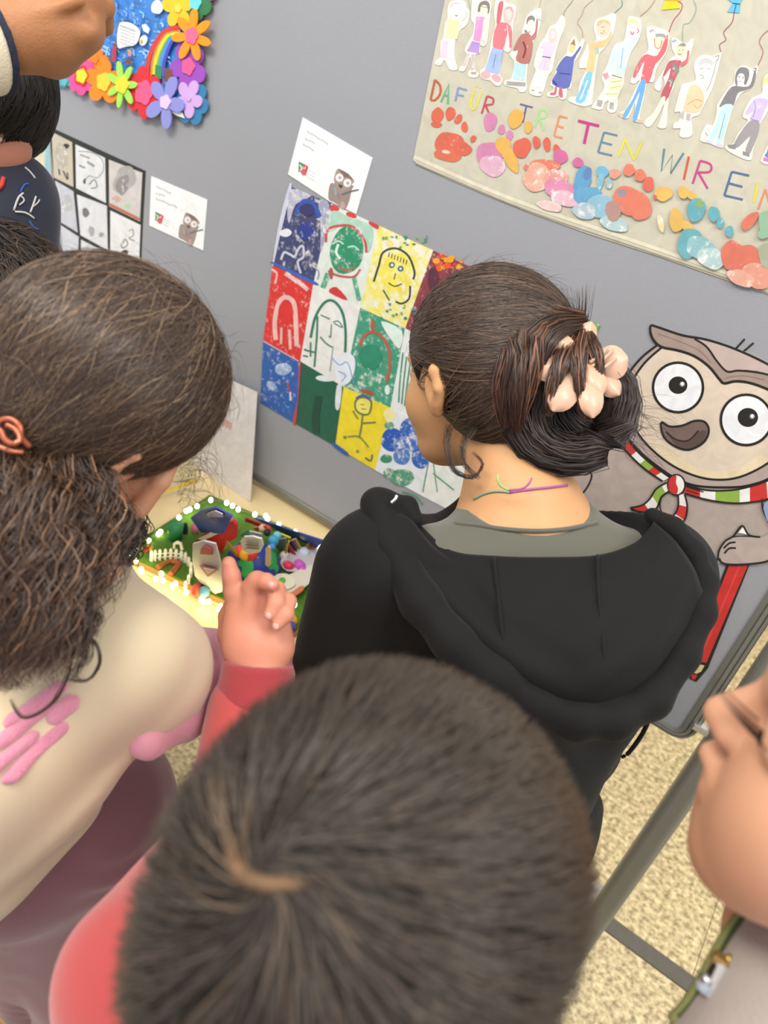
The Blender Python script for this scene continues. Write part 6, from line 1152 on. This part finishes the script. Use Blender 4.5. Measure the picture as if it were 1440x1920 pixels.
side_l = bundle(GKs([(232, 960, .70), (225, 1010, .70), (205, 1060, .69)]), [.018, .022, .012], 360, 16, .006, 2); strands('loose_curl', side_l, .0005, shade(len(side_l), '#2c2118', .3), gcap)
hc = empty('hair_tie', tuple(P(25, 820, .56))); label(hc, 'twisted copper coloured hair clasp on the brown ponytail at left', 'hair tie')
COP = mat('copper_plastic', '#a4583a', .28, metal=.35, coat=.3)
for l in ([(-15, 805, .552), (2, 788, .552), (22, 786, .552), (38, 800, .552), (40, 820, .553), (56, 838, .558)], [(-15, 818, .548), (0, 806, .547), (8, 822, .547), (24, 832, .548), (38, 824, .55), (30, 806, .552), (12, 796, .553)], [(-18, 832, .551), (5, 840, .55), (24, 846, .552), (44, 848, .556)]):
    tube('clasp_loop', GKs(l), .0022, COP, hc, 8)

# ============================================================ boy at the far left looking down
LC = P(6, 212, .95); LF = (.10, -.52, -.85); LU = (.10, -.82, .52); LS = .93
LC = P(-22, 205, 1.0); LF = (.66, -.74, -.14); LU = (.10, -.11, .98)
lad = person('boy with straight dark fringe and navy printed jumper at far left', (-.98, .66, 0))
lnb = P(-30, 370, 1.09); lhip = np.array((-.98, .74, .80))
hp, lw, LM = head(LC, LF, LU, LS, neck=lnb, nk=.04, ears=False)
hp += [Ell(lw(x, .0775, .0025), np.array((.0152, .0125, .0085)) * LS, LM, .002) for x in (-.03, .03)]
sculpt('body', hp + [Cap(lnb, lnb + (0, 0, -.06), .035, .035, .03)], .003, SKINP, lad); eyes(lw, LS, lad, LM)
NAV = mat('navy_jumper', '#1d2233', .85, bump=.25, sheen=.2)
lt = [Cap(P(-60, 395, 1.05), P(26, 368, 1.03), .055, .045, .05), Cap(P(-15, 430, 1.06), P(0, 540, 1.1), .075, .09, .05), Cap(P(26, 368, 1.03), P(42, 470, 1.03), .045, .042, .04), Cap(P(0, 540, 1.1), P(0, 640, 1.15), .09, .09, .04)]
sculpt('jumper', lt + [Ell(lnb + (0, -.03, .03), (.045, .05, .04), None, .006, True)], .0045, NAV, lad, wrinkle(.003, 26, 7))
def spray(l, r, mt, nm): p = to_surface(lt, np.array([P(*q) for q in smoothed(l, 3)]), .0002); tube(nm, list(p), r * .62, mt, lad, 6, 1)
GW = mat('grey_print', '#b9b9b4', .8); BL = mat('blue_print', '#2f55a8', .8); RD = mat('red_collar', '#c03a30', .7)
spray([(26, 396, .985), (34, 372, .985), (44, 362, .985)], .0022, GW, 'jumper_print'); spray([(28, 398, .985), (50, 398, .985), (76, 406, .985)], .0022, GW, 'jumper_print'); spray([(62, 396, .985), (72, 378, .985), (80, 362, .985)], .002, GW, 'jumper_print'); spray([(70, 384, .985), (88, 374, .985), (97, 366, .985)], .0017, GW, 'jumper_print')
spray([(36, 385, .985), (46, 375, .985), (36, 366, .985)], .0018, GW, 'jumper_print'); spray([(38, 362, .985), (46, 346, .985), (58, 342, .985)], .002, BL, 'jumper_print'); spray([(60, 412, .985), (74, 422, .985), (96, 424, .985)], .002, BL, 'jumper_print')
spray([(50, 306, .985), (64, 312, .985), (80, 322, .985)], .0022, GW, 'jumper_print'); spray([(-10, 360, .985), (5, 358, .985), (10, 340, .985)], .005, RD, 'collar')
sculpt('trousers', [Cap(lhip + (-.05, 0, 0), lhip + (.05, 0, 0), .09, .09, .03), Cap(lhip + (-.05, 0, 0), np.array((-1.03, .64, .06)), .085, .045, .03), Cap(lhip + (.05, 0, 0), np.array((-.90, .64, .06)), .085, .045, .03)], .008, NAVY, lad) if False else None
for sx in (-.07, .07):
    pass
lcf = cap_field(LC, LF, LU, LS, .015, [Ell(lw(0, .03, .05), np.array((.080, .078, .050)) * LS, LM, .03)])
lmask = lambda p: (lambda x, y, z: (z > -.045) & ((y < .075) | (z > .035)))(*loc(LC, LM, LS, p))
LWh = lw(0, -.03, .12)
lcap = sculpt('hair', [Ell(q.c, q.r - .005, q.M, q.k) for q in lcf] + [Ell(lw(0, .12, -.075), (.10, .075, .10), LM, .006, True), Half(lw(0, 0, -.06), -LM[2])], .004, mat('hair_black_base', '#14110f', .7), lad)
Cn, Nn = grow(lcf, 5000, LC, lmask, lambda p: p - LWh, .075, 8, (0, .004), .14); Cn = clump(Cn, 200, .35)
strands('hair_strand', Cn, .0007, shade(len(Cn), '#1d1916', .3), lcap, Nn)

# ============================================================ dark-haired child between them, only the crown shows
CC = P(-2, 598, .92); CFw = (.3, .9, -.3); CUp = (0, .2, 1)
ch = person('child with short dark brown hair below the navy jumper, only crown visible', (-.80, .50, 0))
cnb = CC + np.array((0, -.02, -.14)); chip = np.array((CC[0], CC[1], .74))
hp, cw, CM = head(CC, CFw, CUp, .93, neck=cnb, nk=.04)
sculpt('body', hp + [Cap(cnb, cnb + (0, 0, -.08), .045, .06, .03)], .0035, SKINP, ch); eyes(cw, .93, ch, CM)
GREYT = mat('grey_jumper', '#4a4c52', .85, bump=.25)
sculpt('jumper', [Cap(cnb + (-.10, 0, -.05), cnb + (.10, 0, -.05), .055, .055, .05), Cap(cnb + (0, 0, -.1), chip, .09, .09, .05), Cap(cnb + (-.13, 0, -.06), cnb + (-.15, .04, -.3), .046, .036, .03), Cap(cnb + (.13, 0, -.06), cnb + (.15, .04, -.3), .046, .036, .03), Ell(cnb + (0, 0, .02), (.05, .05, .03), None, .006, True)], .006, GREYT, ch)
ccf = cap_field(CC, CFw, CUp, .93, .014); CWh = cw(0, -.05, .10)
ccap = sculpt('hair', [Ell(q.c, q.r - .005, q.M, q.k) for q in ccf] + [Ell(cw(0, .09, -.06), (.09, .07, .085), CM, .006, True), Half(cw(0, 0, -.06), -CM[2])], .004, mat('hair_brown_base', '#1c140e', .75), ch)
Cn, Nn = grow(ccf, 5000, CC, lambda p: (lambda x, y, z: (z > -.05) & ((y < .07) | (z > .03)))(*loc(CC, CM, .93, p)), lambda p: p - CWh, .05, 8, (0, .007), .3, .002); Cn = clump(Cn, 160, .4)
strands('hair_strand', Cn, .0006, shade(len(Cn), '#34281f', .35, '#5f4a38', .1), ccap, Nn)
def legs(who, hip_, feet, col, shoe_col, r=.085):
    hs = [hip_ + (-.055, 0, 0), hip_ + (.055, 0, 0)]
    sculpt('trousers', [Cap(hs[0], hs[1], r + .008, r + .008, .03)] + sum([[Cap(h_, (h_ + Z(f_, 0)) / 2, r, r * .72, .02), Cap((h_ + Z(f_, 0)) / 2, Z(f_, .07), r * .72, r * .55, .02)] for h_, f_ in zip(hs, feet)], []), .008, col, who)
    for f_ in feet: shoe('shoe', f_, (0, 1, 0), shoe_col, who)
legs(ch, chip, [chip * (1, 1, 0) + (-.07, 0, 0), chip * (1, 1, 0) + (.07, 0, 0)], NAVY, '#55565a', .075)
lb = P(0, 640, 1.15); legs(lad, lb, [lb * (1, 1, 0) + (-.07, -.01, 0), lb * (1, 1, 0) + (.07, -.01, 0)], NAVY, '#55565a', .08)

# ============================================================ adult hand, top left
ad = person('adult hand in cream knit sleeve reaching in at the top left', P(60, 60, .75))
A_ = lambda u, v, d=.75: P(u, v, d)
ap = [Cap(A_(-150, 80, .70), A_(10, 62, .74), .032, .029, .02), Ell(A_(92, 35, .755), (.052, .038, .028), np.stack((CR, CD, CF)), .02), Cap(A_(10, 62, .74), A_(85, 48, .75), .029, .034, .02),
      Cap(A_(100, 75, .76), A_(158, 62, .765), .0175, .0145, .02), Cap(A_(105, 10, .742), A_(160, -8, .742), .018, .016, .012), Cap(A_(40, 40, .722), A_(150, 0, .722), .004, .006, .006), Cap(A_(40, 25, .722), A_(130, -30, .725), .004, .006, .006), Ell(A_(163, 58, .745), (.011, .010, .010), None, .012), Cap(A_(160, -8, .742), A_(190, 10, .765), .0135, .0125, .005), Cap(A_(190, 10, .765), A_(193, 48, .79), .0120, .0108, .004),
      Cap(A_(110, -10, .75), A_(160, -45, .76), .018, .015, .02), Cap(A_(160, -45, .76), A_(185, -20, .79), .013, .011, .006), Cap(A_(100, -40, .76), A_(140, -75, .77), .017, .013, .02), Cap(A_(140, -75, .77), A_(160, -55, .80), .012, .010, .006), Cap(A_(80, -60, .765), A_(110, -100, .78), .015, .012, .02), Cap(A_(110, -100, .78), A_(130, -85, .80), .011, .009, .006),
      Cap(A_(45, 88, .76), A_(105, 112, .775), .020, .0155, .014), Cap(A_(105, 112, .775), A_(158, 82, .79), .0150, .012, .008)]
sculpt('body', ap, .0026, SKIND, ad, wrinkle(.0005, 120, 2))
KN = mat('cream_knit', '#d9ceb4', .9, bump=.6, bscale=500); NT = mat('navy_trim', '#1c2436', .85, bump=.4, bscale=500)
sculpt('sleeve', [Cap(A_(-420, 110, .60), A_(-40, 85, .735), .050, .044, .01), Half(A_(-24, 80, .74), A_(20, 88, .745) - A_(-60, 100, .72), .003)], .0035, KN, ad, wrinkle(.002, 40, 5))
sculpt('sleeve_trim', [Cap(A_(-60, 88, .737), A_(-10, 80, .741), .0460, .0445, .004), Half(A_(-15, 80, .742), A_(20, 88, .745) - A_(-60, 100, .72), .002), Half(A_(-28, 82, .738), -(A_(20, 88, .745) - A_(-60, 100, .72)), .002)], .0028, NT, ad)

# ============================================================ child at the right edge, face in profile
RC = P(1785, 1504, .38); RF = (-.96, -.10, .10); RU = (.10, 0, 1); RS = 1.05
kr = person('child in light grey zip jacket whose cheek and nose fill the right edge', RC * (1, 1, 0))
rnb = RC + np.array((.01, .01, -.150)); rhip = np.array((RC[0] + .27, RC[1] - .10, .70))
hp, rw, RM = head(RC, RF, RU, RS, neck=rnb, nk=.044)
hp += [Ell(rw(x, .078, -.001), np.array((.0155, .0118, .0105)) * RS, RM, .003) for x in (-.03, .03)]
hp += [Ell(rw(.033, .045, -.048), np.array((.030, .030, .036)) * RS, RM, .03), Ell(rw(0, .050, .045), np.array((.055, .045, .045)) * RS, RM, .03)]
sculpt('body', hp + [Cap(rnb, rnb + (.05, 0, -.06), .042, .045, .03)], .0026, SKIN, kr); eyes(rw, RS, kr, RM)
lash = np.array([rw(.016 + .003 * i, .0905 - .0012 * i * i * .3, -.006) for i in range(9)]); lash = np.stack([lash + (RM[1] * .0018 + RM[2] * .0006) * t * t * 1.0 + RM[0] * .0002 * t + RM[1] * .0009 * t for t in range(5)], 1)
strands('eyelashes', lash, .0005, shade(9, '#2a1a12', .1), kr)
GJ = mat('light_grey_jacket', '#a39a92', .85, bump=.4, bscale=500, sheen=.2, var=.05, vscale=20); OLV = mat('olive_strap', '#7c7f4a', .8, bump=.3)
jr = rnb + np.array((.06, .12, -.06))
rt_ = [Cap(P(1352, 2012, .44), P(1535, 1846, .44), .034, .038, .03), Cap(P(1535, 1846, .44), P(1600, 1868, .47), .042, .046, .04), Cap(rnb + (.09, 0, -.10), rhip, .068, .10, .05), Cap(jr, jr + (.03, .06, -.25), .055, .042, .03)]
sculpt('jacket', rt_ + [Ell(rnb + (-.01, .03, .05), (.062, .062, .055), None, .006, True)], .004, GJ, kr, wrinkle(.0026, 34, 9))
st = to_surface(rt_, np.array([P(u, v, .45) for u, v in smoothed([(1258, 1915), (1300, 1870), (1350, 1825), (1398, 1782), (1435, 1752)], 4)]), .001)
tube('strap', list(st), .0040, OLV, kr, 8, 1); st2 = st - CD * .0075; tube('strap_edge', list(to_surface(rt_, st2, .001)), .0028, mat('dark_green_edge', '#3c4a26', .8), kr, 8, 1)
GOLD = mat('brass', '#b59a5e', .3, metal=.8); TAPE = mat('white_zip_tape', '#b9b6b4', .8, bump=.5, bscale=600)
zp = to_surface(rt_, np.array([P(u, v, .44) for u, v in ((1420, 1838), (1412, 1862), (1405, 1890), (1402, 1925))]), .002)
tube('zip_tape', list(zp), .0042, TAPE, kr, 8)
zb = to_surface(rt_, np.array([P(1412, 1832, .44), P(1372, 1845, .44), P(1345, 1848, .44), P(1326, 1850, .44), P(1308, 1852, .44)]), .004)
box('zip_slider', zb[0] - (.0045, .003, .003), zb[0] + (.0045, .003, .003), GOLD, kr, .001); ball('zip_slider', zb[0] + CR * .005, .0034, GOLD, kr); tube('zip_pull', [zb[0], zb[1], zb[2]], [.0022, .0028, .0024], mat('dark_metal', '#3a3430', .35, metal=.7), kr, 8); ball('snap_button', zb[2] - CR * .001, .0042, mat('silver_metal', '#b9bcc2', .25, metal=.9), kr)
tube('pull_cord', [zb[2], zb[3], zb[4]], [.0034, .0046, .0042], mat('pale_blue_cord', '#a9b4bf', .8, bump=.8, bscale=900), kr, 10)
legs(kr, rhip, [rhip * (1, 1, 0) + (-.07, 0, 0), rhip * (1, 1, 0) + (.07, 0, 0)], NAVY, '#e4e2dc', .085)
rcf = cap_field(RC, RF, RU, RS, .014)
rcap = sculpt('hair', [Ell(q.c, q.r - .005, q.M, q.k) for q in rcf] + [Ell(rw(0, .11, -.03), (.12, .085, .11), RM, .006, True), Half(rw(0, 0, -.06), -RM[2])], .004, mat('hair_brown_base', '#1c140e', .75), kr)
Cn, Nn = grow(rcf, 2500, RC, lambda p: (lambda x, y, z: (z > -.05) & (y < -.02))(*loc(RC, RM, RS, p)), lambda p: p - rw(0, -.05, .1), .05, 7, (0, .005), .2); strands('hair_strand', Cn, .0007, shade(len(Cn), '#3a2b20', .3), rcap, Nn)
